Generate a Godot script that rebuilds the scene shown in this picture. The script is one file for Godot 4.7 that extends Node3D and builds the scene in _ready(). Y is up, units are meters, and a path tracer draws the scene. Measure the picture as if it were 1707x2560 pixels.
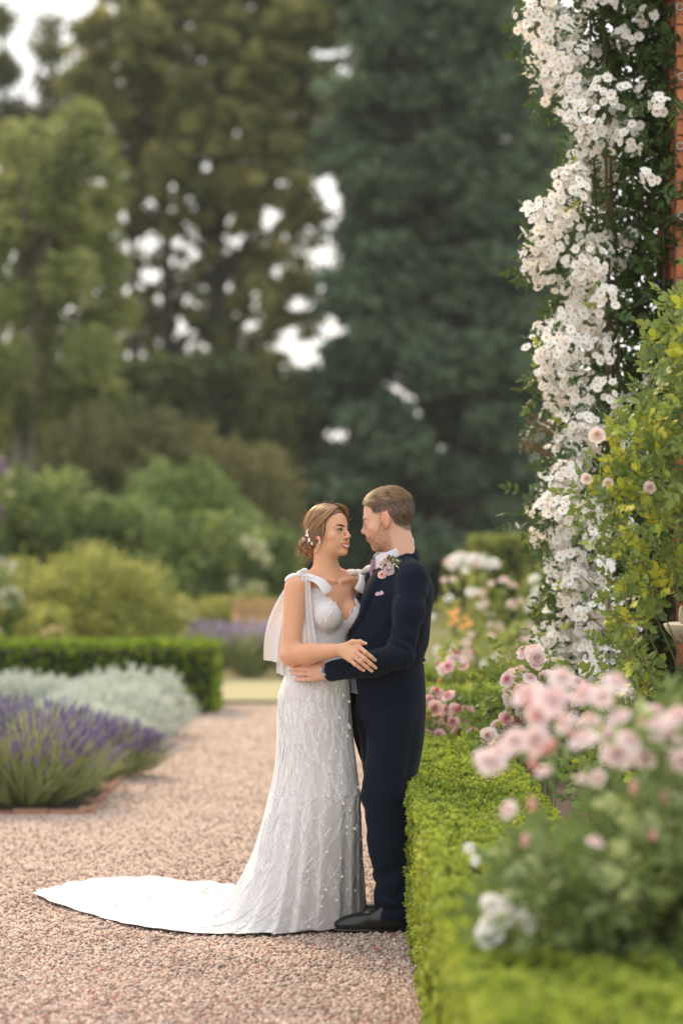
extends Node3D

const TEST := 0
var noise := FastNoiseLite.new()
var rnd := RandomNumberGenerator.new()
var taken := {}
var mats := {}


class Buf:
	var v := PackedVector3Array()
	var c := PackedColorArray()
	var i := PackedInt32Array()
	var uv := PackedVector2Array()

	func vert(p: Vector3, col := Color.WHITE) -> int:
		v.append(p)
		c.append(col)
		return v.size() - 1

	func tri(a: int, b: int, d: int) -> void:
		i.append(a)
		i.append(b)
		i.append(d)

	func quad(a: int, b: int, d: int, e: int) -> void:
		i.append_array(PackedInt32Array([a, b, d, a, d, e]))

	# rows of points; each row the same length; wrap closes the rows
	func sheet(rows: Array, cols: Array, wrap := false) -> void:
		var base := v.size()
		var m: int = rows[0].size()
		for r in rows.size():
			v.append_array(rows[r])
			if cols.size() == rows.size():
				c.append_array(cols[r])
			else:
				for q in m:
					c.append(cols[0])
		for r in rows.size() - 1:
			for q in (m if wrap else m - 1):
				var q1 := (q + 1) % m
				quad(base + r * m + q, base + r * m + q1, base + (r + 1) * m + q1, base + (r + 1) * m + q)

	func tube(path: PackedVector3Array, radii: PackedFloat32Array, cols: Array, sides := 6, flat := 1.0, up := Vector3.UP) -> void:
		var base := v.size()
		var n := path.size()
		var side := Vector3.ZERO
		for k in n:
			var t := (path[mini(k + 1, n - 1)] - path[maxi(k - 1, 0)]).normalized()
			if k == 0:
				side = t.cross(up)
				if side.length() < 0.05:
					side = t.cross(Vector3.RIGHT)
			side = (side - t * side.dot(t)).normalized()
			var w := t.cross(side)
			var col: Color = cols[mini(k, cols.size() - 1)]
			for q in sides:
				var a := TAU * q / sides
				vert(path[k] + (side * cos(a) + w * sin(a) * flat) * radii[mini(k, radii.size() - 1)], col)
		for k in n - 1:
			for q in sides:
				var q1 := (q + 1) % sides
				quad(base + k * sides + q, base + (k + 1) * sides + q, base + (k + 1) * sides + q1, base + k * sides + q1)
		var first := vert(path[0], cols[0])
		var last := vert(path[n - 1], cols[cols.size() - 1])
		for q in sides:
			var q1 := (q + 1) % sides
			tri(first, base + q, base + q1)
			tri(last, base + (n - 1) * sides + q1, base + (n - 1) * sides + q)

	func ball(p: Vector3, r: Vector3, col: Color, turn := Basis.IDENTITY, rings := 6, sides := 8) -> void:
		var rows := []
		for k in rings + 1:
			var row := PackedVector3Array()
			var a := PI * k / rings
			for q in sides:
				var b := TAU * q / sides
				row.append(p + turn * (Vector3(sin(a) * cos(b), cos(a), sin(a) * sin(b)) * r))
			rows.append(row)
		sheet(rows, [col], true)

	func box(p: Vector3, s: Vector3, col := Color.WHITE, turn := Basis.IDENTITY) -> void:
		for ax in 3:
			for sg in [-1.0, 1.0]:
				var n := Vector3.ZERO
				n[ax] = sg
				var t := Vector3.ZERO
				t[(ax + 1) % 3] = 1.0
				var w := Vector3.ZERO
				w[(ax + 2) % 3] = sg
				var q := []
				for e in [[-1, -1], [-1, 1], [1, 1], [1, -1]]:
					q.append(vert(p + turn * ((n + t * e[0] + w * e[1]) * s * 0.5), col))
				quad(q[0], q[1], q[2], q[3])

	# a leaf: midrib from a to b, half width w along side, raised or folded by n
	func leaf(a: Vector3, b: Vector3, side: Vector3, n: Vector3, col: Color, fold := 0.25) -> void:
		var w := side.length()
		var m := a.lerp(b, 0.45)
		var base := v.size()
		vert(a, col)
		vert(a.lerp(b, 0.3) + side * 0.85 + n * w * fold, col)
		vert(a.lerp(b, 0.65) + side * 0.8 + n * w * fold, col)
		vert(b - n * w * 0.3, col)
		vert(a.lerp(b, 0.65) - side * 0.8 + n * w * fold, col)
		vert(a.lerp(b, 0.3) - side * 0.85 + n * w * fold, col)
		vert(m, col)
		for q in 6:
			tri(base + 6, base + q, base + (q + 1) % 6)

	func add(o: Buf, xf: Transform3D) -> void:
		var base := v.size()
		for p in o.v:
			v.append(xf * p)
		c.append_array(o.c)
		for q in o.i:
			i.append(base + q)

	func normals() -> PackedVector3Array:
		var n := PackedVector3Array()
		n.resize(v.size())
		for t in range(0, i.size(), 3):
			var a := v[i[t]]
			var f := (v[i[t + 2]] - a).cross(v[i[t + 1]] - a)
			n[i[t]] += f
			n[i[t + 1]] += f
			n[i[t + 2]] += f
		for t in n.size():
			n[t] = n[t].normalized() if n[t].length_squared() > 1e-20 else Vector3.UP
		return n

	func mesh() -> ArrayMesh:
		var a := []
		a.resize(Mesh.ARRAY_MAX)
		a[Mesh.ARRAY_VERTEX] = v
		a[Mesh.ARRAY_NORMAL] = normals()
		a[Mesh.ARRAY_COLOR] = c
		if uv.size() == v.size():
			a[Mesh.ARRAY_TEX_UV] = uv
		a[Mesh.ARRAY_INDEX] = i
		var m := ArrayMesh.new()
		m.add_surface_from_arrays(Mesh.PRIMITIVE_TRIANGLES, a)
		return m


# a distance field on a grid, meshed by surface nets
class Field:
	var o: Vector3
	var h: float
	var nx: int
	var ny: int
	var nz: int
	var f := PackedFloat32Array()

	func _init(lo: Vector3, hi: Vector3, cell: float) -> void:
		o = lo
		h = cell
		nx = int(ceil((hi.x - lo.x) / cell)) + 1
		ny = int(ceil((hi.y - lo.y) / cell)) + 1
		nz = int(ceil((hi.z - lo.z) / cell)) + 1
		f.resize(nx * ny * nz)
		f.fill(1.0)

	func put(lo: Vector3, hi: Vector3) -> PackedInt32Array:
		var a := ((lo - o) / h).floor()
		var b := ((hi - o) / h).ceil()
		return PackedInt32Array([clampi(int(a.x), 0, nx - 1), clampi(int(a.y), 0, ny - 1), clampi(int(a.z), 0, nz - 1), clampi(int(b.x), 0, nx - 1), clampi(int(b.y), 0, ny - 1), clampi(int(b.z), 0, nz - 1)])

	func cone(a: Vector3, b: Vector3, ra: float, rb: float, k := 0.01) -> void:
		var m := maxf(ra, rb) + k + h * 3.0
		var s := put(a.min(b) - Vector3.ONE * m, a.max(b) + Vector3.ONE * m)
		var ba := b - a
		var l2 := maxf(ba.length_squared(), 1e-9)
		for z in range(s[2], s[5] + 1):
			for y in range(s[1], s[4] + 1):
				var q := (z * ny + y) * nx
				var p := Vector3(o.x + s[0] * h, o.y + y * h, o.z + z * h) - a
				for x in range(s[0], s[3] + 1):
					var t := clampf(p.dot(ba) / l2, 0.0, 1.0)
					var d := (p - ba * t).length() - (ra + (rb - ra) * t)
					var e := f[q + x]
					var g := maxf(k - absf(d - e), 0.0)
					f[q + x] = minf(d, e) - g * g / (4.0 * k)
					p.x += h

	func chain(pts: Array, radii: Array, k := 0.006) -> void:
		for q in pts.size() - 1:
			cone(pts[q], pts[q + 1], radii[q], radii[q + 1], k)

	func ball(c: Vector3, r: Vector3, k := 0.01, turn := Basis.IDENTITY, cut := false) -> void:
		var m := maxf(r.x, maxf(r.y, r.z)) + k + h * 3.0
		var s := put(c - Vector3.ONE * m, c + Vector3.ONE * m)
		var inv := turn.transposed()
		var dx := inv * Vector3(h, 0, 0)
		var r1 := Vector3.ONE / r
		for z in range(s[2], s[5] + 1):
			for y in range(s[1], s[4] + 1):
				var q := (z * ny + y) * nx
				var p := inv * (Vector3(o.x + s[0] * h, o.y + y * h, o.z + z * h) - c)
				for x in range(s[0], s[3] + 1):
					var w := p * r1
					var k0 := w.length()
					var d := k0 * (k0 - 1.0) / maxf((w * r1).length(), 1e-6)
					var e := f[q + x]
					if cut:
						d = -d
						var g := maxf(k - absf(d - e), 0.0)
						f[q + x] = maxf(d, e) + g * g / (4.0 * k)
					else:
						var g := maxf(k - absf(d - e), 0.0)
						f[q + x] = minf(d, e) - g * g / (4.0 * k)
					p += dx

	func warp(by: Callable) -> void:
		for z in nz:
			for y in ny:
				var q := (z * ny + y) * nx
				for x in nx:
					if absf(f[q + x]) < h * 4.0:
						f[q + x] += by.call(Vector3(o.x + x * h, o.y + y * h, o.z + z * h))

	func at(p: Vector3) -> float:
		var g := (p - o) / h
		var x := clampi(int(g.x), 0, nx - 2)
		var y := clampi(int(g.y), 0, ny - 2)
		var z := clampi(int(g.z), 0, nz - 2)
		var u := g - Vector3(x, y, z)
		var q := (z * ny + y) * nx + x
		var s := nx * ny
		var a := lerpf(lerpf(f[q], f[q + 1], u.x), lerpf(f[q + nx], f[q + nx + 1], u.x), u.y)
		var b := lerpf(lerpf(f[q + s], f[q + s + 1], u.x), lerpf(f[q + s + nx], f[q + s + nx + 1], u.x), u.y)
		return lerpf(a, b, u.z)

	func slope(p: Vector3) -> Vector3:
		var e := h
		return Vector3(at(p + Vector3(e, 0, 0)) - at(p - Vector3(e, 0, 0)), at(p + Vector3(0, e, 0)) - at(p - Vector3(0, e, 0)), at(p + Vector3(0, 0, e)) - at(p - Vector3(0, 0, e))).normalized()

	# walks from p along dir to the surface
	func hit(p: Vector3, dir: Vector3) -> Vector3:
		for q in 60:
			var d := at(p)
			if d < 0.0008:
				break
			p += dir * minf(d * 0.8, 0.03)
		return p

	func net(b: Buf, xf: Transform3D, paint: Variant, keep: Variant = null, iso := 0.0) -> void:
		var where := PackedInt32Array()
		where.resize(f.size())
		where.fill(-1)
		var sz := nx * ny
		var off := PackedInt32Array([0, 1, nx, nx + 1, sz, sz + 1, sz + nx, sz + nx + 1])
		var ea := PackedInt32Array([0, 2, 4, 6, 0, 1, 4, 5, 0, 1, 2, 3])
		var eb := PackedInt32Array([1, 3, 5, 7, 2, 3, 6, 7, 4, 5, 6, 7])
		var far := h * 2.5
		var val := PackedFloat32Array()
		val.resize(8)
		for z in nz - 1:
			for y in ny - 1:
				var q := (z * ny + y) * nx
				for x in nx - 1:
					var p := q + x
					var f0 := f[p] - iso
					if f0 > far or f0 < -far:
						continue
					var inside := 0
					for e in 8:
						var g := f[p + off[e]] - iso
						val[e] = g
						if g < 0.0:
							inside += 1
					if inside == 0 or inside == 8:
						continue
					var sum := Vector3.ZERO
					var n := 0
					for e in 12:
						var va := val[ea[e]]
						var vb := val[eb[e]]
						if (va < 0.0) != (vb < 0.0):
							var t := va / (va - vb)
							var ka := ea[e]
							var kb := eb[e]
							var pa := Vector3(ka & 1, (ka >> 1) & 1, ka >> 2)
							sum += pa.lerp(Vector3(kb & 1, (kb >> 1) & 1, kb >> 2), t)
							n += 1
					var w := o + (Vector3(x, y, z) + sum / n) * h
					if keep != null and not keep.call(w):
						continue
					where[p] = b.v.size()
					b.v.append(xf * w)
					b.c.append(paint if paint is Color else paint.call(w))
		for z in range(1, nz - 1):
			for y in range(1, ny - 1):
				var q := (z * ny + y) * nx
				for x in range(1, nx - 1):
					var p := q + x
					if where[p] < 0 and where[p - 1] < 0 and where[p - nx] < 0:
						continue
					var s := f[p] < iso
					if s != (f[p + 1] < iso):
						face(b, where, p - nx - sz, p - sz, p, p - nx, s)
					if s != (f[p + nx] < iso):
						face(b, where, p - sz - 1, p - 1, p, p - sz, s)
					if s != (f[p + sz] < iso):
						face(b, where, p - 1 - nx, p - nx, p, p - 1, s)

	func face(b: Buf, w: PackedInt32Array, p0: int, p1: int, p2: int, p3: int, s: bool) -> void:
		var a := w[p0]
		var c := w[p1]
		var d := w[p2]
		var e := w[p3]
		if a < 0 or c < 0 or d < 0 or e < 0:
			return
		if s:
			b.quad(a, e, d, c)
		else:
			b.quad(a, c, d, e)


func numbered(called: String, parent: Node) -> String:
	var key := str(parent.get_instance_id()) + called
	var n: int = taken.get(key, 0)
	taken[key] = n + 1
	return called if n == 0 else "%s_%03d" % [called, n]


func tag(o: Node3D, label: String, category := "", group := "", kind := "") -> Node3D:
	if label:
		o.set_meta("label", label)
	if category:
		o.set_meta("category", category)
	if group:
		o.set_meta("group", group)
	if kind:
		o.set_meta("kind", kind)
	return o


func thing(called: String, label: String, category: String, at := Vector3.ZERO, turn := 0.0, group := "") -> Node3D:
	var o := Node3D.new()
	o.name = numbered(called, self)
	add_child(o)
	o.position = at
	o.rotation.y = turn
	return tag(o, label, category, group)


func part(called: String, m: Mesh, mat: Material, parent: Node = self, kind := "") -> MeshInstance3D:
	var o := MeshInstance3D.new()
	o.name = numbered(called, parent)
	o.mesh = m
	o.material_override = mat
	parent.add_child(o, true)
	if kind:
		o.set_meta("kind", kind)
	return o


# many copies of one small mesh as one countless part
func scatter(called: String, m: Mesh, mat: Material, where: Array, tint: Array, parent: Node = self) -> MultiMeshInstance3D:
	var mm := MultiMesh.new()
	mm.transform_format = MultiMesh.TRANSFORM_3D
	mm.use_colors = true
	mm.mesh = m
	mm.instance_count = where.size()
	for k in where.size():
		mm.set_instance_transform(k, where[k])
		mm.set_instance_color(k, tint[k % tint.size()])
	var o := MultiMeshInstance3D.new()
	o.name = numbered(called, parent)
	o.multimesh = mm
	o.material_override = mat
	parent.add_child(o, true)
	o.set_meta("kind", "stuff")
	return o


func lin(r: float, g: float, b: float) -> Color:
	return Color(r, g, b).linear_to_srgb()


# a material whose colour comes from vertex or copy colours
func mat(key: String, rough := 0.8, back := 0.0, col := Color.WHITE) -> StandardMaterial3D:
	if mats.has(key):
		return mats[key]
	var m := StandardMaterial3D.new()
	m.resource_name = key
	m.albedo_color = col
	m.vertex_color_use_as_albedo = true
	m.roughness = rough
	m.metallic_specular = 0.4
	if back > 0.0:
		m.backlight_enabled = true
		m.backlight = Color(back, back, back).linear_to_srgb()
	mats[key] = m
	return m


func grain(key: String, freq: float, octaves := 4, size := 512, as_normal := false, kind := FastNoiseLite.TYPE_SIMPLEX_SMOOTH) -> NoiseTexture2D:
	var n := FastNoiseLite.new()
	n.noise_type = kind
	n.frequency = freq
	n.fractal_octaves = octaves
	n.seed = hash(key) % 1000
	var t := NoiseTexture2D.new()
	t.width = size
	t.height = size
	t.seamless = true
	t.noise = n
	t.as_normal_map = as_normal
	return t


func rv(s := 1.0) -> Vector3:
	return Vector3(rnd.randf_range(-s, s), rnd.randf_range(-s, s), rnd.randf_range(-s, s))


func facing(z: Vector3, roll := 0.0, up := Vector3.UP) -> Basis:
	z = z.normalized()
	var x := up.cross(z)
	if x.length() < 0.02:
		x = Vector3.RIGHT
	x = x.normalized()
	return Basis(x, z.cross(x), z) * Basis(Vector3(0, 0, 1), roll)


func catmull(pts: Array, u: float, loop := false) -> Variant:
	var n := pts.size()
	var g := u * (n if loop else n - 1)
	var k := int(floor(g))
	if not loop:
		k = clampi(k, 0, n - 2)
	var t := g - k
	var p := []
	for q in 4:
		var e := k - 1 + q
		p.append(pts[posmod(e, n)] if loop else pts[clampi(e, 0, n - 1)])
	return 0.5 * (2.0 * p[1] + (p[2] - p[0]) * t + (2.0 * p[0] - 5.0 * p[1] + 4.0 * p[2] - p[3]) * t * t + (3.0 * p[1] - p[0] - 3.0 * p[2] + p[3]) * t * t * t)


func _ready() -> void:
	var cam := Camera3D.new()
	cam.name = "camera"
	add_child(cam)
	cam.position = Vector3(0, 1.65, 10.4)
	cam.rotation_degrees.x = 0.46
	var lens := CameraAttributesPhysical.new()
	lens.frustum_focal_length = 58.29
	lens.exposure_aperture = 0.96
	lens.frustum_focus_distance = 10.25
	lens.frustum_near = 0.1
	lens.frustum_far = 600.0
	cam.attributes = lens
	var env := Environment.new()
	env.background_mode = Environment.BG_SKY
	var sky := Sky.new()
	var sm := ProceduralSkyMaterial.new()
	sm.sky_top_color = lin(0.97, 0.98, 1.0)
	sm.sky_horizon_color = lin(1.02, 0.95, 0.85)
	sm.sky_curve = 0.12
	sm.ground_bottom_color = lin(0.2, 0.2, 0.16)
	sm.ground_horizon_color = lin(0.5, 0.48, 0.44)
	sm.sun_angle_max = 1.0
	sky.sky_material = sm
	env.sky = sky
	env.tonemap_mode = Environment.TONE_MAPPER_LINEAR
	env.tonemap_exposure = 1.6
	env.fog_enabled = true
	env.fog_density = 0.0005
	env.fog_light_color = Color(0.93, 0.96, 0.95)
	env.sdfgi_enabled = true
	env.ssao_enabled = true
	env.ssil_enabled = true
	var we := WorldEnvironment.new()
	we.name = "air"
	we.environment = env
	add_child(we)
	var sun := DirectionalLight3D.new()
	sun.name = "sun"
	add_child(sun)
	sun.rotation_degrees = Vector3(-42, 205, 0)
	sun.light_color = Color(1.0, 0.88, 0.7)
	sun.light_energy = 0.85
	sun.light_angular_distance = 14.0
	sun.shadow_enabled = true
	if TEST:
		lens.exposure_aperture = 22.0
		lens.frustum_focal_length = [58, 535, 116, 116, 330][TEST]
		cam.rotation_degrees = [Vector3(0.46, 0, 0), Vector3(0.2, -0.4, 0), Vector3(-1.2, -0.2, 0), Vector3(-6.2, 2.0, 0), Vector3(-3.0, 0.3, 0)][TEST]
	materials()
	if TEST == 0 or TEST >= 5:
		garden()
	else:
		var g := Buf.new()
		g.quad(g.vert(Vector3(-9, 0, -9)), g.vert(Vector3(9, 0, -9)), g.vert(Vector3(9, 0, 9)), g.vert(Vector3(-9, 0, 9)))
		part("ground", g.mesh(), mat("g", 0.9, 0.0, lin(0.5, 0.4, 0.34)))
		g = Buf.new()
		g.quad(g.vert(Vector3(-9, 0, -5)), g.vert(Vector3(-9, 9, -5)), g.vert(Vector3(9, 9, -5)), g.vert(Vector3(9, 0, -5)))
		part("wall", g.mesh(), mat("w", 0.9, 0.0, lin(0.03, 0.05, 0.03)))
	bride()
	groom()


func materials() -> void:
	noise.noise_type = FastNoiseLite.TYPE_SIMPLEX_SMOOTH
	noise.frequency = 1.0
	noise.fractal_type = FastNoiseLite.FRACTAL_NONE
	noise.seed = 7
	rnd.seed = 20240611
	var m := mat("skin", 0.52)
	m.metallic_specular = 0.38
	m.subsurf_scatter_enabled = true
	m.subsurf_scatter_strength = 0.12
	m = mat("hair", 0.42)
	m.metallic_specular = 0.5
	mat("gloss", 0.2)
	m = mat("pearl", 0.25)
	m.clearcoat_enabled = true
	m = mat("silver", 0.22)
	m.metallic = 1.0
	m = mat("gold", 0.25)
	m.metallic = 1.0
	m = mat("satin", 0.7)
	m.heightmap_enabled = true
	m.heightmap_texture = grain("weave", 0.09, 3)
	m.heightmap_scale = 0.12
	m.uv1_triplanar = true
	m.uv1_scale = Vector3.ONE * 6.0
	m = mat("tulle", 0.85, 0.3, Color(1, 1, 1, 0.8))
	m.transparency = BaseMaterial3D.TRANSPARENCY_ALPHA
	mat("lace", 0.7, 0.15)
	m = mat("wool", 0.92)
	m.metallic_specular = 0.25
	m.rim_enabled = true
	m.rim = 0.12
	m.rim_tint = 0.6
	m.heightmap_enabled = true
	m.heightmap_texture = grain("twill", 0.2, 2)
	m.heightmap_scale = 0.05
	m.uv1_triplanar = true
	m.uv1_scale = Vector3.ONE * 9.0
	m = mat("leather", 0.28)
	m.metallic_specular = 0.5
	m = mat("silk", 0.45)
	m = mat("check", 0.9)
	var im := Image.create(64, 64, false, Image.FORMAT_RGB8)
	im.fill(Color(0.8, 0.8, 0.82))
	for q in 64:
		for e in [0, 1, 4, 5, 32]:
			im.set_pixel(q, e, Color(0.5, 0.5, 0.55))
			im.set_pixel(e, q, Color(0.5, 0.5, 0.55))
	m.albedo_texture = ImageTexture.create_from_image(im)
	mat("petal", 0.7, 0.65)
	mat("leaf", 0.5, 0.6)
	mat("dull", 0.9)
	mat("bark", 0.95)


# a double rose facing +Z
func rose_buf(r: float, inner: Color, outer: Color, whorls := 4) -> Buf:
	var b := Buf.new()
	for w in whorls:
		var k := float(w) / (whorls - 1)
		var n: int = [3, 4, 5, 6, 7][w]
		for p in n:
			var a0 := TAU * p / n + w * 0.9 + rnd.randf_range(-0.15, 0.15)
			var half := PI / n * lerpf(1.35, 1.25, k)
			var rows := []
			var cols := []
			var rag := rnd.randf_range(0.9, 1.08)
			for t in 4:
				var u := t / 3.0
				var row := PackedVector3Array()
				var cr := PackedColorArray()
				for s in 5:
					var x := s / 4.0 * 2.0 - 1.0
					var a := a0 + half * x * (0.55 + 0.45 * u)
					var rho := r * lerpf(lerpf(0.06, 0.16, k), lerpf(0.26, 1.0, k), pow(u, lerpf(0.6, 0.85, k))) * rag
					var z := r * (lerpf(0.72, 0.28, k) * sin(u * lerpf(1.5, 2.5, k)) - 0.1 * k * u + 0.08 * x * x * u)
					rho *= 1.0 - 0.14 * x * x * u
					row.append(Vector3(cos(a) * rho, sin(a) * rho, z))
					cr.append(inner.lerp(outer, clampf(k * 0.7 + u * 0.3, 0.0, 1.0)))
				rows.append(row)
				cols.append(cr)
			b.sheet(rows, cols)
	return b


# a single five-petalled rambler flower facing +Z
func single_buf(r: float, white: Color, cup: float) -> Buf:
	var b := Buf.new()
	for p in 5:
		var a := TAU * p / 5
		var d := Vector3(cos(a), sin(a), 0)
		var s := Vector3(-sin(a), cos(a), 0) * r * 0.56
		var base := b.v.size()
		var z := Vector3(0, 0, 1) * r
		for e in [d * r * 0.08, d * r * 0.5 + s * 0.8 + z * cup * 0.4, d * r * 0.93 + s * 0.62 + z * cup, d * r * 0.86 + z * cup * 0.75, d * r * 0.93 - s * 0.62 + z * cup, d * r * 0.5 - s * 0.8 + z * cup * 0.4]:
			b.vert(e, white)
		for q in range(1, 5):
			b.tri(base, base + q, base + q + 1)
	b.ball(Vector3(0, 0, r * 0.08), Vector3(0.2, 0.2, 0.12) * r, Color(0.72, 0.43, 0.07), Basis.IDENTITY, 3, 6)
	return b

# ---------------------------------------------------------------- people

func table(y: float, t: Array) -> float:
	if y <= t[0][0]:
		return t[0][1]
	for q in t.size() - 1:
		if y <= t[q + 1][0]:
			return lerpf(t[q][1], t[q + 1][1], (y - t[q][0]) / (t[q + 1][0] - t[q][0]))
	return t[t.size() - 1][1]


# how far in front of the hairline a point of the head is (negative: under hair)
func before_hairline(p: Vector3, male: bool) -> float:
	if male:
		var w := absf(p.x)
		var line := table(p.y, [[-0.085, -0.12], [-0.06, -0.075], [-0.035, -0.047], [-0.01, -0.034], [0.004, -0.030], [0.016, 0.02], [0.035, 0.036], [0.055, 0.04], [0.075, 0.05], [0.09, 0.066], [0.1, 0.1]])
		if p.y < 0.012 and p.y > -0.02 and p.z > -0.005:
			return absf(p.z - 0.012) - 0.008
		if p.y > 0.05:
			line += 0.03 * (1.0 - clampf(w / 0.03, 0.0, 1.0)) * clampf((p.y - 0.05) / 0.03, 0.0, 1.0)
		return p.z - line
	var l := table(p.y, [[-0.075, -0.07], [-0.05, -0.03], [-0.035, 0.006], [0.0, 0.024], [0.03, 0.031], [0.06, 0.046], [0.08, 0.066], [0.092, 0.09], [0.1, 0.13]])
	return p.z - l


func head_field(male: bool) -> Field:
	var f := Field.new(Vector3(-0.098, -0.17, -0.125), Vector3(0.098, 0.13, 0.128), 0.0026)
	var j := 1.0 if male else 0.92
	f.ball(Vector3(0, 0.033, -0.012), Vector3(0.0745, 0.083, 0.1), 0.01)
	f.ball(Vector3(0, -0.03, 0.022), Vector3(0.0615 * j, 0.08, 0.064), 0.03)
	f.ball(Vector3(0, -0.068, 0.02), Vector3(0.053 * j, 0.042, 0.058), 0.02)
	f.ball(Vector3(0, -0.097, 0.062 if male else 0.071), Vector3(0.021 * j, 0.0165, 0.02), 0.022)
	f.cone(Vector3(0, -0.05, -0.025), Vector3(0, -0.175, -0.03 if male else -0.02), 0.052 * (1.04 if male else 0.94), 0.056 if male else 0.042, 0.03)
	for s in [-1.0, 1.0]:
		f.ball(Vector3(0.043 * s, -0.026, 0.05), Vector3(0.022, 0.019, 0.021), 0.02)
		f.ball(Vector3(0.028 * s, -0.05, 0.06), Vector3(0.018, 0.02, 0.02), 0.02)
		f.ball(Vector3(0.031 * s, -0.001, 0.096), Vector3(0.017, 0.012, 0.017), 0.012, Basis.IDENTITY, true)
		f.cone(Vector3(0.009 * s, 0.018, 0.083), Vector3(0.044 * s, 0.019, 0.064), 0.009 if male else 0.0065, 0.006, 0.012)
		f.ball(Vector3(0.031 * s, 0.0, 0.0715), Vector3(0.0165, 0.0145, 0.0142), 0.004)
	# nose
	f.cone(Vector3(0, 0.012, 0.084), Vector3(0, -0.026, 0.1015 if male else 0.105), 0.0065, 0.0085 if male else 0.0078, 0.012)
	f.ball(Vector3(0, -0.03, 0.1015 if male else 0.1055), Vector3(0.0095, 0.0085, 0.0105) * (1.0 if male else 0.94), 0.008)
	for s in [-1.0, 1.0]:
		f.ball(Vector3(0.0115 * s, -0.034, 0.092 if male else 0.0945), Vector3(0.0066, 0.0072, 0.0105), 0.007)
		f.ball(Vector3(0.006 * s, -0.0425, 0.0965), Vector3(0.0035, 0.004, 0.005), 0.004, Basis.IDENTITY, true)
	f.ball(Vector3(0, -0.056 if male else -0.064, 0.08 if male else 0.0775), Vector3(0.026, 0.018, 0.0125), 0.016)
	for s in [-1.0, 1.0]:
		f.ball(Vector3(0.031 * s, -0.0005, 0.086), Vector3(0.0135, 0.0034 if male else 0.0052, 0.012), 0.002, Basis.IDENTITY, true)
		var turn := Basis(Vector3.UP, -0.35 * s) * Basis(Vector3.RIGHT, -0.12)
		f.ball(Vector3((0.0775 if male else 0.0715) * s, -0.004, -0.014), Vector3(0.0075, 0.031, 0.0185), 0.006, turn)
		f.ball(Vector3((0.0855 if male else 0.0795) * s, -0.001, -0.009), Vector3(0.0052, 0.02, 0.010), 0.004, turn, true)
		f.ball(Vector3((0.083 if male else 0.077) * s, -0.012, -0.003), Vector3(0.006, 0.008, 0.006), 0.003, turn, true)
		f.ball(Vector3(0.0745 * s, -0.03, -0.006), Vector3(0.006, 0.010, 0.009), 0.006, turn)
	return f


func head_paint(p: Vector3, male: bool) -> Color:
	var skin := Color(0.68, 0.42, 0.31) if male else Color(0.64, 0.37, 0.235)
	var c := skin
	var fine := noise.get_noise_3dv(p * 900.0)
	var broad := noise.get_noise_3dv(p * 160.0)
	c = c.lerp(c * Color(1.12, 0.84, 0.76), clampf(0.35 + broad * 0.5, 0.0, 1.0) * 0.35)
	var ax := absf(p.x)
	# warmth of cheeks, nose, ears
	var cheek := Vector3((ax - 0.042) / 0.025, (p.y + 0.03) / 0.022, (p.z - 0.06) / 0.03).length()
	c = c.lerp(Color(0.68, 0.31, 0.22), 0.45 * clampf(1.2 - cheek, 0.0, 1.0))
	if p.z > 0.09:
		c = c.lerp(Color(0.68, 0.34, 0.25), 0.3)
	if ax > 0.07 and p.z < 0.01:
		c = c.lerp(Color(0.64, 0.24, 0.16), 0.5)
	# lids and lashes
	var eye := Vector2((ax - 0.031) / 0.0165, (p.y - 0.002) / 0.0085)
	if eye.length() < 1.25 and p.z > 0.06:
		c = c.lerp(Color(0.12, 0.05, 0.035) if not male else Color(0.42, 0.2, 0.14), (0.75 if not male else 0.35) * clampf((1.25 - eye.length()) * 2.5, 0.0, 1.0))
	if male:
		# stubble
		var edge := table(p.z, [[-0.02, -0.03], [-0.005, -0.005], [0.018, -0.006], [0.036, -0.036], [0.06, -0.046], [0.1, -0.047]])
		var beard := clampf((edge - p.y) / 0.012, 0.0, 1.0) * clampf((p.z + 0.022) / 0.02, 0.0, 1.0) * clampf((p.y + 0.135) / 0.02, 0.0, 1.0)
		c = c.lerp(Color(0.25, 0.125, 0.07), beard * clampf(0.48 + fine * 0.55, 0.0, 0.85))
	var hair := before_hairline(p, male)
	var d := clampf((0.004 - hair + fine * 0.004) / 0.012, 0.0, 1.0)
	if ax > 0.0735 and p.y < 0.03 and p.y > -0.045 and p.z > -0.032:
		d = 0.0
	if male and p.y < 0.034 and p.z > -0.01:
		d *= 0.4
	if d > 0.0:
		c = c.lerp((Color(0.13, 0.085, 0.06).lerp(Color(0.32, 0.2, 0.12), clampf((p.y - 0.06) / 0.03, 0.0, 1.0))) if male else Color(0.14, 0.075, 0.04), d * (0.9 if p.y > -0.03 else 0.8))
	return c


func eyes(b: Buf, xf: Transform3D, look: Vector3, iris: Color) -> void:
	for s in [-1.0, 1.0]:
		var c := Vector3(0.031 * s, 0.0, 0.0722)
		var gaze := facing(look)
		var rows := []
		var cols := []
		for k in 15:
			var a := PI * 0.5 * k / 14.0
			var row := PackedVector3Array()
			var cr := PackedColorArray()
			for q in 16:
				var t := TAU * q / 16
				row.append(xf * (c + gaze * (Vector3(sin(a) * cos(t), sin(a) * sin(t), cos(a)) * 0.0124)))
				cr.append(Color(0.004, 0.004, 0.004) if a < 0.22 else (iris if a < 0.5 else Color(0.66, 0.6, 0.56)))
			rows.append(row)
			cols.append(cr)
		b.sheet(rows, cols, true)


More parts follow.
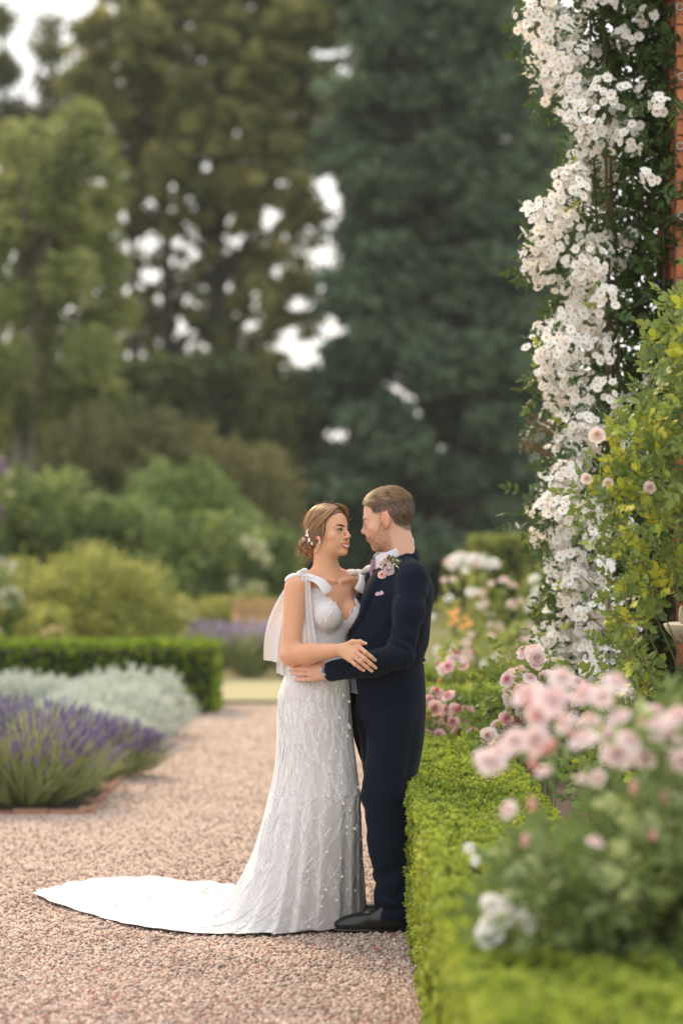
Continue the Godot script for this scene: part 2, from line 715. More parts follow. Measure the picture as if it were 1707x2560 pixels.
func lashes(b: Buf, xf: Transform3D, male: bool) -> void:
	for s in [-1.0, 1.0]:
		var up := PackedVector3Array()
		for k in 9:
			var t := k / 8.0 * 2.0 - 1.0
			up.append(xf * Vector3(s * (0.031 + 0.0145 * t), (0.0026 if male else 0.0047) * (1.0 - t * t) + 0.0006 + 0.0012 * maxf(t, 0.0), 0.0862 - 0.0062 * t * t - (0.003 * maxf(t, 0.0))))
		b.tube(up, PackedFloat32Array([0.001, 0.0018, 0.0022, 0.0025, 0.0026, 0.0027, 0.0027, 0.0025, 0.0014] if not male else [0.0005, 0.0007, 0.0008, 0.0008, 0.0008, 0.0008, 0.0008, 0.0007, 0.0005]), [Color(0.02, 0.012, 0.01)], 5)


# brows, lips and teeth follow the surface of the head
func features(b: Buf, f: Field, xf: Transform3D, male: bool) -> void:
	for s in [-1.0, 1.0]:
		var path := PackedVector3Array()
		for k in 9:
			var t := k / 8.0
			var x := lerpf(0.011, 0.049, t)
			var y := 0.0165 + (0.007 if not male else 0.0045) * sin(t * 2.3) + (0.0005 if not male else -0.003)
			path.append(xf * f.hit(Vector3(x * s, y, 0.125), Vector3(0, 0, -1)))
		b.tube(path, PackedFloat32Array([0.0028, 0.0044, 0.0046, 0.0044, 0.004, 0.0036, 0.0029, 0.002, 0.0008] if not male else [0.002, 0.0034, 0.0038, 0.0038, 0.0036, 0.0032, 0.0026, 0.0018, 0.001]), [Color(0.055, 0.026, 0.016) if not male else Color(0.26, 0.14, 0.08)], 6, 0.55, xf.basis.z)
	var lip := Color(0.50, 0.185, 0.15) if male else Color(0.52, 0.125, 0.12)
	var ends := 0.024 if male else 0.032
	var lift := 0.0035 if male else 0.009
	for e in ([[-0.0585, 0.0028, 0.0], [-0.0675, 0.0034, 0.0]] if male else [[-0.0625, 0.003, 0.0], [-0.0825, 0.0038, 0.0]]):
		var path := PackedVector3Array()
		var radii := PackedFloat32Array()
		for k in 15:
			var t := k / 14.0 * 2.0 - 1.0
			var corner: float = (-0.0625 if male else -0.0705) + lift
			var y: float = lerpf(corner, e[0], pow(1.0 - absf(t), 0.62))
			if e[1] < 0.0032:
				y -= 0.0012 * exp(-t * t * 40.0)
			path.append(xf * (f.hit(Vector3(t * ends, y, 0.125), Vector3(0, 0, -1)) + Vector3(0, 0, 0.0006)))
			radii.append(lerpf(0.0009, e[1], sqrt(1.0 - t * t)))
		b.tube(path, radii, [lip], 8, 1.0, xf.basis.z)
	var rows := []
	for k in 3:
		var row := PackedVector3Array()
		for q in 13:
			var t := q / 12.0 * 2.0 - 1.0
			var open: float = (0.0028 if male else 0.0086) * (1.0 - t * t * 0.85)
			var y: float = (-0.0628 if male else -0.0708) + lift * 0.85 * t * t + open * (1.0 - k)
			row.append(xf * (f.hit(Vector3(t * (0.019 if male else 0.026), y, 0.125), Vector3(0, 0, -1)) + Vector3(0, 0, 0.0005)))
		rows.append(row)
	b.sheet(rows, [Color(0.84, 0.8, 0.75)])


func bezier3(a: Vector3, b: Vector3, c: Vector3, d: Vector3, n: int) -> PackedVector3Array:
	var out := PackedVector3Array()
	for k in n + 1:
		var t := float(k) / n
		out.append(a.bezier_interpolate(b, c, d, t))
	return out


func hair_tone() -> Color:
	var t := rnd.randf()
	var dark := Color(0.105, 0.052, 0.026)
	var mid := Color(0.24, 0.125, 0.06)
	var gold := Color(0.50, 0.28, 0.125)
	return dark.lerp(mid, t * 2.0) if t < 0.5 else mid.lerp(gold, (t - 0.5) * 2.0)


func bride_hair(who: Node3D, xf: Transform3D) -> Field:
	var cap := Field.new(Vector3(-0.1, -0.13, -0.19), Vector3(0.1, 0.145, 0.1), 0.005)
	cap.ball(Vector3(0, 0.037, -0.016), Vector3(0.083, 0.088, 0.104), 0.01)
	cap.ball(Vector3(0, -0.005, -0.055), Vector3(0.068, 0.07, 0.06), 0.03)
	for s in [-1.0, 1.0]:
		cap.ball(Vector3(0.064 * s, -0.0, -0.025), Vector3(0.02, 0.034, 0.042), 0.015)
	cap.ball(Vector3(-0.012, -0.055, -0.118), Vector3(0.045, 0.043, 0.038), 0.012)
	var b := Buf.new()
	cap.net(b, xf, func(p: Vector3) -> Color: return Color(0.11, 0.055, 0.028).lerp(Color(0.2, 0.105, 0.05), 0.5 + 0.5 * noise.get_noise_3d(p.x * 500.0, p.y * 90.0, p.z * 120.0)), func(p: Vector3) -> bool: return before_hairline(p, false) < 0.004)
	var core := Vector3(0, 0.037, -0.016)
	var er := Vector3(0.083, 0.088, 0.104)
	for k in 330:
		var s := -1.0 if k % 3 else 1.0
		var u := rnd.randf()
		var d0 := Vector3(0.16 + rnd.randf_range(-0.06, 0.06), 0.93, 0.62 - 1.05 * u).normalized()
		if k % 11 == 0:
			d0 = Vector3(0.2, 0.9, 0.66).normalized()
		var dc := Vector3(s * 1.4, -0.22 + 0.95 * u * rnd.randf_range(0.6, 1.2), 0.5 - 0.9 * u)
		var d1 := Vector3(s * 0.18 + rnd.randf_range(-0.15, 0.15), -0.62 + rnd.randf_range(-0.12, 0.2), -0.95).normalized()
		var path := PackedVector3Array()
		var lift := rnd.randf_range(1.0, 1.07)
		var wave := rnd.randf_range(0.0, 0.02)
		var ph := rnd.randf() * TAU
		for q in 17:
			var t := q / 16.0
			var d := (d0 * (1.0 - t) * (1.0 - t) + dc * 2.0 * t * (1.0 - t) + d1 * t * t).normalized()
			var p := core + d * er * (lift + wave * sin(ph + t * 9.0) + 0.03 * sin(PI * t))
			if t > 0.8:
				p = p.lerp(Vector3(-0.012, -0.05, -0.13) + d * 0.02, (t - 0.8) * 2.4)
			path.append(xf * p)
		var w := rnd.randf_range(0.0016, 0.0034)
		var radii := PackedFloat32Array()
		for q in 17:
			radii.append(w * (0.45 + 0.55 * sin(PI * clampf(q / 16.0 + 0.12, 0.0, 1.0))))
		b.tube(path, radii, [hair_tone()], 5, 0.6)
	# the front lock swept over the far side of the forehead
	for k in 34:
		var j := rv(0.0065)
		var path := bezier3(Vector3(0.012, 0.122, 0.03) + j, Vector3(0.016, 0.112, 0.09) + j, Vector3(0.07, 0.088, 0.07) + j, Vector3(0.077, 0.03, 0.03) + j, 12)
		for q in path.size():
			path[q] = xf * path[q]
		b.tube(path, PackedFloat32Array([0.001, 0.002, 0.0028, 0.003, 0.003, 0.003, 0.003, 0.003, 0.0028, 0.0025, 0.002, 0.0014, 0.001]), [hair_tone()], 5, 0.6)
	# coils of the bun
	for k in 44:
		var ax := Vector3(rnd.randf_range(-0.5, 0.5), rnd.randf_range(-0.6, 0.6), rnd.randf_range(0.4, 1.0)).normalized()
		var turn := facing(ax)
		var path := PackedVector3Array()
		var a0 := rnd.randf() * TAU
		var rr := rnd.randf_range(0.6, 1.06)
		var off := rnd.randf_range(-0.6, 0.6)
		for q in 14:
			var a := a0 + q / 13.0 * rnd.randf_range(3.6, 4.0)
			var d := turn * Vector3(cos(a) * sqrt(1.0 - off * off), sin(a) * sqrt(1.0 - off * off), off)
			path.append(xf * (Vector3(-0.012, -0.055, -0.118) + d * Vector3(0.047, 0.046, 0.042) * rr))
		b.tube(path, PackedFloat32Array([0.0012, 0.0026, 0.0034, 0.0034, 0.0034, 0.0034, 0.0034, 0.0034, 0.0034, 0.0034, 0.003, 0.0024, 0.0016, 0.0008]), [hair_tone()], 5)
	# tendrils before the ear, wisps at the nape
	for k in 5:
		var j := rv(0.003)
		var path := bezier3(Vector3(-0.078, 0.035, 0.028) + j, Vector3(-0.083, -0.01, 0.024) + j, Vector3(-0.07, -0.05, 0.012) + j, Vector3(-0.066, -0.1, -0.025 - 0.006 * k) + j * 2.0, 14)
		for q in path.size():
			path[q] = xf * path[q]
		b.tube(path, PackedFloat32Array([0.002, 0.002, 0.0019, 0.0018, 0.0018, 0.0017, 0.0016, 0.0015, 0.0014, 0.0013, 0.0012, 0.001, 0.0008, 0.0006, 0.0004]), [hair_tone()], 5)
	for k in 34:
		var s := Vector3(rnd.randf_range(-0.055, 0.03), rnd.randf_range(-0.095, -0.05), rnd.randf_range(-0.14, -0.05))
		var e := s + Vector3(rnd.randf_range(-0.02, 0.02), rnd.randf_range(-0.075, -0.02), rnd.randf_range(-0.035, 0.03))
		var m := rv(0.022)
		var path := bezier3(s, s.lerp(e, 0.33) + m, s.lerp(e, 0.66) - m + rv(0.012), e, 10)
		for q in path.size():
			path[q] = xf * path[q]
		b.tube(path, PackedFloat32Array([0.0012, 0.0012, 0.0011, 0.001, 0.0009, 0.0008, 0.0007, 0.0006, 0.0005, 0.0004, 0.0003]), [hair_tone().lerp(Color(0.5, 0.32, 0.15), 0.35)], 4)
	for k in 130:
		var d := Vector3(rnd.randf_range(-1, 1), rnd.randf_range(-0.6, 1), rnd.randf_range(-1.3, 0.2)).normalized()
		var s := core + d * er * 1.0
		if d.y < -0.1:
			s = Vector3(-0.012, -0.055, -0.118) + d * 0.042
		var t := d.cross(rv()).normalized()
		var path := bezier3(s, s + d * 0.006 + t * 0.012, s + d * 0.016 + t * 0.024, s + d * rnd.randf_range(0.012, 0.03) + t * 0.035, 7)
		for q in path.size():
			path[q] = xf * path[q]
		b.tube(path, PackedFloat32Array([0.0006, 0.0006, 0.0005, 0.0005, 0.0004, 0.0004, 0.0003, 0.0002]), [Color(0.4, 0.24, 0.11)], 3)
	part("hair", b.mesh(), mats.hair, who)
	return cap


func groom_hair(who: Node3D, f: Field, xf: Transform3D) -> void:
	var b := Buf.new()
	var kept := 0
	for k in 26000:
		var d := rv().normalized()
		var p := Vector3(0, 0.033, -0.012) + d * Vector3(0.0745, 0.083, 0.1)
		if p.y < -0.075:
			continue
		var hl := before_hairline(p, true)
		if hl > 0.003 * rnd.randf():
			continue
		if absf(p.x) > 0.06 and Vector2(p.y + 0.003, (p.z + 0.012) * 1.5).length() < 0.034:
			continue
		var n := f.slope(p + d * 0.002)
		p = f.hit(p + n * 0.012, -n)
		var top := clampf((p.y - 0.055) / 0.04, 0.0, 1.0)
		var flow := Vector3(-p.x * 2.0, 0.1, 1.0).lerp(Vector3(0, -1.0, -0.45), 1.0 - top)
		flow += rv(0.45)
		flow = (flow - n * flow.dot(n)).normalized()
		var len := lerpf(0.009, 0.030, top) * rnd.randf_range(0.7, 1.15) * lerpf(0.45, 1.0, clampf((p.y + 0.07) / 0.07, 0.0, 1.0))
		var lift := lerpf(0.25, 0.38, top)
		var side := flow.cross(n) * lerpf(0.0008, 0.0014, top)
		var tone := Color(0.06, 0.036, 0.024).lerp(Color(0.16, 0.095, 0.055), rnd.randf())
		tone = tone.lerp(Color(0.5, 0.31, 0.16), top * rnd.randf_range(0.1, 1.0))
		tone = tone * clampf(1.0 + 0.75 * noise.get_noise_3d(p.x * 110.0, p.y * 60.0, p.z * 45.0), 0.5, 1.7)
		if p.y < 0.03 and p.z > -0.006:
			continue
		var q := p - n * 0.001
		var m := q + (flow + n * lift * 1.3) * len * 0.5
		var e := q + (flow + n * lift * 0.9) * len
		var base := b.v.size()
		for w in [q - side, q + side, m - side * 0.8, m + side * 0.8, e]:
			b.vert(xf * w, tone)
		b.tri(base, base + 1, base + 3)
		b.tri(base, base + 3, base + 2)
		b.tri(base + 2, base + 3, base + 4)
		kept += 1
	part("hair", b.mesh(), mats.hair, who)


func finger(f: Field, pts: Array, r0: float) -> void:
	f.chain(pts, [r0 * 1.08, r0, r0 * 0.92, r0 * 0.78], 0.004)
	f.ball(pts[1], Vector3.ONE * r0 * 1.04, 0.004)


func nail(b: Buf, a: Vector3, t: Vector3, out: Vector3, w: float, l: float, col: Color) -> void:
	var dir := (t - a).normalized()
	var side := dir.cross(out).normalized()
	var up := side.cross(dir).normalized()
	var rows := []
	for k in 5:
		var row := PackedVector3Array()
		var s := (k / 4.0 - 0.5) * l
		for q in 5:
			var x := q / 4.0 * 2.0 - 1.0
			var ww := w * (1.0 if k < 3 else (0.85 if k == 3 else 0.45))
			row.append(t - dir * l * 0.25 + dir * s + side * x * ww + up * (0.0012 - 0.0028 * x * x))
		rows.append(row)
	b.sheet(rows, [col])


func bride() -> void:
	var t0 := Time.get_ticks_msec()
	var who := thing("person", "bride in white lace gown with long train, hair pinned in a low bun, smiling up", "person", Vector3.ZERO)
	var fwd := Vector3(0.65, 0, 0.76)
	var rgt := Vector3(-0.76, 0, 0.65)
	var turn := Basis(-rgt, Vector3.UP, fwd)
	var hx := Transform3D(facing(Vector3(0.80, 0.09, 0.585), -0.03).scaled(Vector3.ONE * 0.92), Vector3(-0.05, 1.65, 0.0))
	var b := Buf.new()
	var head := head_field(false)
	head.net(b, hx, func(p: Vector3) -> Color: return head_paint(p, false))
	eyes(b, hx, Vector3(0.12, 0.1, 1.0), Color(0.05, 0.028, 0.015))
	lashes(b, hx, false)
	features(b, head, hx, false)
	print("head ", Time.get_ticks_msec() - t0)
	var skin := func(p: Vector3) -> Color:
		var s := noise.get_noise_3dv(p * 60.0)
		return Color(0.63, 0.355, 0.22).lerp(Color(0.65, 0.325, 0.2), clampf(0.5 + s, 0.0, 1.0))
	var trunk := Field.new(Vector3(-0.30, 0.84, -0.26), Vector3(0.2, 1.58, 0.26), 0.0065)
	trunk.ball(Vector3(-0.055, 1.335, -0.005), Vector3(0.128, 0.15, 0.088), 0.02, turn)
	trunk.ball(Vector3(-0.085, 1.14, 0.0), Vector3(0.115, 0.14, 0.088), 0.06, turn)
	trunk.ball(Vector3(-0.115, 0.97, 0.0), Vector3(0.138, 0.15, 0.118), 0.06, turn)
	for s in [-1.0, 1.0]:
		trunk.ball(Vector3(-0.055, 1.305, 0.0) + fwd * 0.068 - rgt * 0.06 * s, Vector3(0.06, 0.062, 0.052), 0.025, turn)
	var body := Field.new(Vector3(-0.30, 0.98, -0.26), Vector3(0.24, 1.58, 0.3), 0.0065)
	body.f.fill(1.0)
	body.ball(Vector3(-0.055, 1.335, -0.005), Vector3(0.128, 0.15, 0.088), 0.02, turn)
	body.ball(Vector3(-0.085, 1.14, 0.0), Vector3(0.1, 0.14, 0.074), 0.05, turn)
	body.ball(Vector3(-0.115, 0.97, 0.0), Vector3(0.115, 0.15, 0.095), 0.05, turn)
	for s in [-1.0, 1.0]:
		body.ball(Vector3(-0.055, 1.305, 0.0) + fwd * 0.066 - rgt * 0.06 * s, Vector3(0.058, 0.06, 0.05), 0.022, turn)
	body.cone(Vector3(-0.068, 1.57, -0.008), Vector3(-0.062, 1.455, -0.012), 0.049, 0.056, 0.03)
	body.cone(Vector3(-0.066, 1.47, -0.02), Vector3(-0.178, 1.432, 0.07), 0.042, 0.042, 0.03)
	body.cone(Vector3(-0.058, 1.47, -0.02), Vector3(0.07, 1.432, -0.1), 0.042, 0.042, 0.03)
	for s in [-1.0, 1.0]:
		# collar bones
		body.cone(Vector3(-0.055, 1.443, 0.0) + fwd * 0.062 + rgt * 0.018 * s, Vector3(-0.055, 1.458, 0.0) + fwd * 0.03 + rgt * 0.13 * s, 0.008, 0.007, 0.014)
	body.cone(Vector3(-0.19, 1.418, 0.088), Vector3(-0.209, 1.145, 0.15), 0.047, 0.0415, 0.02)
	body.cone(Vector3(0.078, 1.415, -0.1), Vector3(0.1, 1.2, -0.17), 0.045, 0.038, 0.02)
	body.cone(Vector3(0.1, 1.2, -0.17), Vector3(0.2, 1.14, -0.2), 0.036, 0.027, 0.01)
	body.chain([Vector3(-0.209, 1.14, 0.15), Vector3(-0.13, 1.152, 0.192), Vector3(-0.002, 1.17, 0.262)], [0.042, 0.0415, 0.0255], 0.02)
	body.net(b, Transform3D.IDENTITY, skin)
	# legs inside the gown
	var legs := Buf.new()
	for s in [-1.0, 1.0]:
		var hip: Vector3 = Vector3(-0.11, 0.92, 0) + rgt * 0.075 * s
		b.tube(PackedVector3Array([hip, hip + Vector3(0, -0.42, 0.01), hip + Vector3(0, -0.62, -0.02), hip + Vector3(0, -0.83, 0)]), PackedFloat32Array([0.055, 0.048, 0.045, 0.03]), [Color(0.57, 0.30, 0.18)], 10)
	# right hand laid on his forearm
	var hand := Field.new(Vector3(-0.03, 1.065, 0.24), Vector3(0.165, 1.225, 0.345), 0.0026)
	hand.ball(Vector3(0.0, 1.1705, 0.263), Vector3(0.022, 0.0245, 0.019), 0.01)
	var kn := [Vector3(0.072, 1.184, 0.302), Vector3(0.060, 1.163, 0.307), Vector3(0.049, 1.146, 0.307), Vector3(0.036, 1.130, 0.302)]
	for q in 4:
		hand.cone(Vector3(0.002 - q * 0.002, 1.178 - q * 0.0055, 0.268), kn[q], 0.0155, 0.0108, 0.012)
	finger(hand, [kn[0], Vector3(0.097, 1.162, 0.322), Vector3(0.119, 1.145, 0.321), Vector3(0.136, 1.130, 0.314)], 0.0088)
	finger(hand, [kn[1], Vector3(0.094, 1.137, 0.327), Vector3(0.118, 1.116, 0.325), Vector3(0.1385, 1.099, 0.317)], 0.0089)
	finger(hand, [kn[2], Vector3(0.075, 1.126, 0.324), Vector3(0.101, 1.104, 0.322), Vector3(0.123, 1.086, 0.315)], 0.0086)
	finger(hand, [kn[3], Vector3(0.055, 1.114, 0.317), Vector3(0.074, 1.100, 0.317), Vector3(0.090, 1.088, 0.312)], 0.0078)
	hand.chain([Vector3(0.012, 1.186, 0.27), Vector3(0.045, 1.203, 0.292), Vector3(0.074, 1.204, 0.302), Vector3(0.098, 1.197, 0.304)], [0.013, 0.0105, 0.0092, 0.007], 0.008)
	hand.net(b, Transform3D.IDENTITY, func(p: Vector3) -> Color:
		var c := Color(0.64, 0.365, 0.235)
		for q in 4:
			c = c.lerp(Color(0.66, 0.28, 0.18), 0.5 * clampf(1.0 - p.distance_to(kn[q] + Vector3(0, 0, 0.006)) / 0.014, 0.0, 1.0))
		return c)
	part("body", b.mesh(), mats.skin, who)
	var nails := Buf.new()
	for e in [[Vector3(0.119, 1.145, 0.321), Vector3(0.136, 1.130, 0.314)], [Vector3(0.118, 1.116, 0.325), Vector3(0.1385, 1.099, 0.317)], [Vector3(0.101, 1.104, 0.322), Vector3(0.123, 1.086, 0.315)], [Vector3(0.074, 1.100, 0.317), Vector3(0.090, 1.088, 0.312)], [Vector3(0.074, 1.204, 0.302), Vector3(0.098, 1.197, 0.304)]]:
		var n := Buf.new()
		var out := Vector3(0.1, 0.25, 1)
		nail(n, e[0], e[1] + out.normalized() * 0.0062, out, 0.0052, 0.013, Color(0.82, 0.72, 0.66))
		part("nail", n.mesh(), mats.gloss, who)
	print("body ", Time.get_ticks_msec() - t0)
	var cap := bride_hair(who, hx)
	print("hair ", Time.get_ticks_msec() - t0)

	# jewels
	var hp := Buf.new()
	for k in 34:
		var t := k / 33.0
		var p := cap.hit(Vector3(-0.2, lerpf(0.014, -0.05, t), -0.083 - 0.014 * sin(t * 3.0)) + rv(0.006 + 0.004 * sin(t * PI)), Vector3(1, 0, 0.2).normalized())
		if k % 3 == 0:
			for q in 5:
				var a := TAU * q / 5
				var d := Vector3(-0.3, sin(a), cos(a)).normalized()
				hp.leaf(hx * (p - Vector3(0.004, 0, 0)), hx * (p + d * 0.0055 - Vector3(0.006, 0, 0)), hx.basis * Vector3(0, -cos(a), sin(a)) * 0.003, hx.basis.x * -1.0, Color(0.86, 0.85, 0.86))
		else:
			hp.ball(hx * (p - Vector3(0.004, 0, 0)), Vector3.ONE * rnd.randf_range(0.0014, 0.0026), Color(0.85, 0.83, 0.83), Basis.IDENTITY, 4, 6)
	part("hair_comb", hp.mesh(), mats.pearl, who)
	for s in [-1.0, 1.0]:
		var er := Buf.new()
		var lobe := Vector3(0.079 * s, -0.037, 0.0)
		er.ball(hx * lobe, Vector3.ONE * 0.0035, Color(0.9, 0.88, 0.86), Basis.IDENTITY, 4, 6)
		er.ball(hx * (lobe + Vector3(0, -0.008, 0)), Vector3.ONE * 0.0032, Color(0.9, 0.88, 0.86), Basis.IDENTITY, 4, 6)
		er.ball(hx * (lobe + Vector3(0, -0.015, 0)), Vector3(0.0022, 0.0035, 0.0022), Color(0.9, 0.88, 0.86), Basis.IDENTITY, 4, 6)
		part("earring", er.mesh(), mats.pearl, who)
	var rb := Buf.new()
	var rp: Vector3 = kn[2].lerp(Vector3(0.075, 1.126, 0.324), 0.62)
	var along := (Vector3(0.075, 1.126, 0.324) - kn[2] as Vector3).normalized()
	var ringb := facing(along)
	var loop := PackedVector3Array()
	for q in 17:
		var a := TAU * q / 16
		loop.append(rp + ringb * Vector3(cos(a), sin(a), 0) * 0.0096)
	rb.tube(loop, PackedFloat32Array([0.0011]), [Color(0.8, 0.78, 0.76)], 5)
	var ring := part("ring", rb.mesh(), mats.silver, who)
	var out := Vector3(0.1, 0.3, 1).normalized()
	var st := Buf.new()
	st.ball(rp + out * 0.0115, Vector3(0.0032, 0.0032, 0.0018), Color(0.01, 0.012, 0.05), facing(out), 5, 8)
	part("sapphire", st.mesh(), mats.gloss, ring)
	st = Buf.new()
	for q in 10:
		var a := TAU * q / 10
		st.ball(rp + out * 0.0105 + facing(out) * Vector3(cos(a), sin(a), 0) * 0.0046, Vector3.ONE * 0.0015, Color(0.9, 0.9, 0.92), Basis.IDENTITY, 4, 6)
	part("diamonds", st.mesh(), mats.pearl, ring)

	# the gown: bodice, skirt with train, lace, bows
	var gown := Node3D.new()
	gown.name = "wedding_gown"
	who.add_child(gown)
	var bod := Buf.new()
	trunk.net(bod, Transform3D.IDENTITY, Color(0.69, 0.66, 0.68), func(p: Vector3) -> bool:
		var r := p - Vector3(-0.055, 0, -0.005)
		var s := r.dot(rgt)
		var front := r.dot(fwd)
		if p.y < 0.95:
			return false
		var top := 1.29 + 0.165 * pow(clampf((absf(s) - 0.006) / 0.112, 0.0, 1.5), 1.0) + 0.004 * sin(s * 300.0)
		if front < -0.01:
			top = 1.36
		if absf(s) > 0.128 and front > -0.06:
			top = minf(top, 1.365)
		return p.y < top, 0.0045)
	part("bodice", bod.mesh(), mats.satin, gown)
	var lace := Buf.new()
	var bn := bod.normals()
	for k in 900:
		var q := rnd.randi() % bod.v.size()
		var n := bn[q]
		if n.dot(Vector3(0.2, 0.1, 1)) < 0.1:
			continue
		var dir := Vector3(rnd.randf_range(-0.7, 0.7), 1.0 if k % 3 else -1.0, 0)
		dir = (dir - n * dir.dot(n)).normalized()
		var l := rnd.randf_range(0.008, 0.022)
		var p := bod.v[q] + n * 0.002
		lace.leaf(p, p + dir * l + n * 0.003, dir.cross(n) * l * rnd.randf_range(0.14, 0.22), n, Color(0.83, 0.83, 0.855), 0.3)
	skirt(gown, lace)
	# straps and the tied shoulder bows with their tails
	var tulle := Color(0.83, 0.83, 0.855)
	for s in [-1.0, 1.0]:
		var bow := Buf.new()
		var sh: Vector3 = Vector3(-0.167, 1.468, 0.085) if s < 0 else Vector3(0.072, 1.47, -0.075)
		var strap := PackedVector3Array()
		var neck: Vector3 = Vector3(-0.055, 1.40, 0.0) + fwd * 0.098 + rgt * 0.085 * -s
		for q in 9:
			var t := q / 8.0
			strap.append(neck.lerp(sh, t) + Vector3(0, 0.014 * sin(PI * t), 0) + fwd * 0.028 * sin(PI * t))
		bow.tube(strap, PackedFloat32Array([0.03, 0.028, 0.026, 0.024, 0.022, 0.02, 0.018, 0.016, 0.014]), [tulle], 10, 0.3, fwd)
		var back := PackedVector3Array()
		for q in 7:
			var t := q / 6.0
			back.append(sh.lerp(Vector3(-0.055, 1.36, 0.0) - fwd * 0.1 - rgt * 0.07 * s, t) + Vector3(0, 0.02 * sin(PI * t), 0) - fwd * 0.02 * sin(PI * t))
		bow.tube(back, PackedFloat32Array([0.016, 0.02, 0.024, 0.024, 0.024, 0.024, 0.024]), [tulle], 10, 0.3, -fwd)
		# knot and loops
		bow.ball(sh + Vector3(0, 0.006, 0), Vector3(0.022, 0.018, 0.022), tulle, Basis.IDENTITY, 8, 12)
		for e in ([[Vector3(-0.062, -0.03, -0.01), 0.03], [Vector3(0.07, -0.028, 0.03), 0.022], [Vector3(0.02, 0.014, 0.012), 0.02]] if s < 0 else [[Vector3(0.085, 0.022, 0.05), 0.034], [Vector3(-0.05, -0.005, 0.03), 0.03], [Vector3(0.03, -0.05, 0.03), 0.032]]):
			var mid: Vector3 = sh + e[0]
			var path := bezier3(sh, sh.lerp(mid, 0.4) + Vector3(0, 0.02, 0), mid + Vector3(0, 0.018, 0), mid, 8)
			bow.tube(path, PackedFloat32Array([0.008, 0.016, 0.022, e[1], e[1], e[1], e[1] * 0.9, e[1] * 0.7, 0.004]), [tulle], 10, 0.45)
		part("shoulder_bow", bow.mesh(), mats.tulle, gown)
	for e in [[Vector3(-0.175, 1.46, 0.055), Vector3(-0.262, 1.105, 0.02), 0.03, 0.062, 1.0], [Vector3(-0.185, 1.455, 0.06), Vector3(-0.242, 1.052, 0.04), 0.024, 0.03, 0.4], [Vector3(-0.148, 1.465, 0.112), Vector3(-0.128, 1.18, 0.13), 0.018, 0.03, 0.2], [Vector3(0.09, 1.46, -0.09), Vector3(0.12, 1.15, -0.1), 0.02, 0.03, 0.5]]:
		var tail := Buf.new()
		var rows := []
		for k in 19:
			var t := k / 18.0
			var row := PackedVector3Array()
			var mid: Vector3 = (e[0] as Vector3).lerp(e[1], t) + Vector3(-0.035 * sin(PI * t) * e[4], 0.0, 0.0)
			var w := lerpf(e[2], e[3], pow(t, 0.8))
			for q in 13:
				var x := q / 12.0 * 2.0 - 1.0
				row.append(mid + Vector3(x * w, -0.012 * x * t, 0.010 * sin(x * 7.0 + t * 2.0) * (0.4 + t)))
			rows.append(row)
		tail.sheet(rows, [tulle])
		part("bow_tail", tail.mesh(), mats.tulle, gown)
	part("lace_applique", lace.mesh(), mats.lace, gown)
	print("bride ", Time.get_ticks_msec() - t0)


const RINGS := [[0.55, -0.112, 0.0, 0.172, 0.142], [0.69, -0.108, 0.0, 0.166, 0.143], [0.87, -0.116, 0.0, 0.155, 0.14], [0.97, -0.116, 0.0, 0.150, 0.132], [1.05, -0.104, 0.0, 0.134, 0.115], [1.13, -0.088, 0.0, 0.116, 0.098]]
const HEM := [[0.10, -0.12], [0.055, -0.01], [0.01, 0.085], [-0.055, 0.155], [-0.13, 0.2], [-0.215, 0.235], [-0.33, 0.27], [-0.55, 0.245], [-0.80, 0.1], [-1.1, -0.3], [-1.37, -0.88], [-1.28, -1.15], [-0.95, -1.38], [-0.62, -1.2], [-0.36, -0.85], [-0.16, -0.5], [0.0, -0.28], [0.1, -0.14]]


func ring(y: float, a: float) -> Vector3:
	var c := []
	for q in 4:
		var t := []
		for r in RINGS:
			t.append([r[0], r[q + 1]])
		c.append(table(y, t))
	var out := clampf((0.76 - y) / 0.21, 0.0, 1.0)
	out = 0.017 * out * out
	return Vector3(c[0] + cos(a) * (c[2] + out), y, c[1] + sin(a) * (c[3] + out))


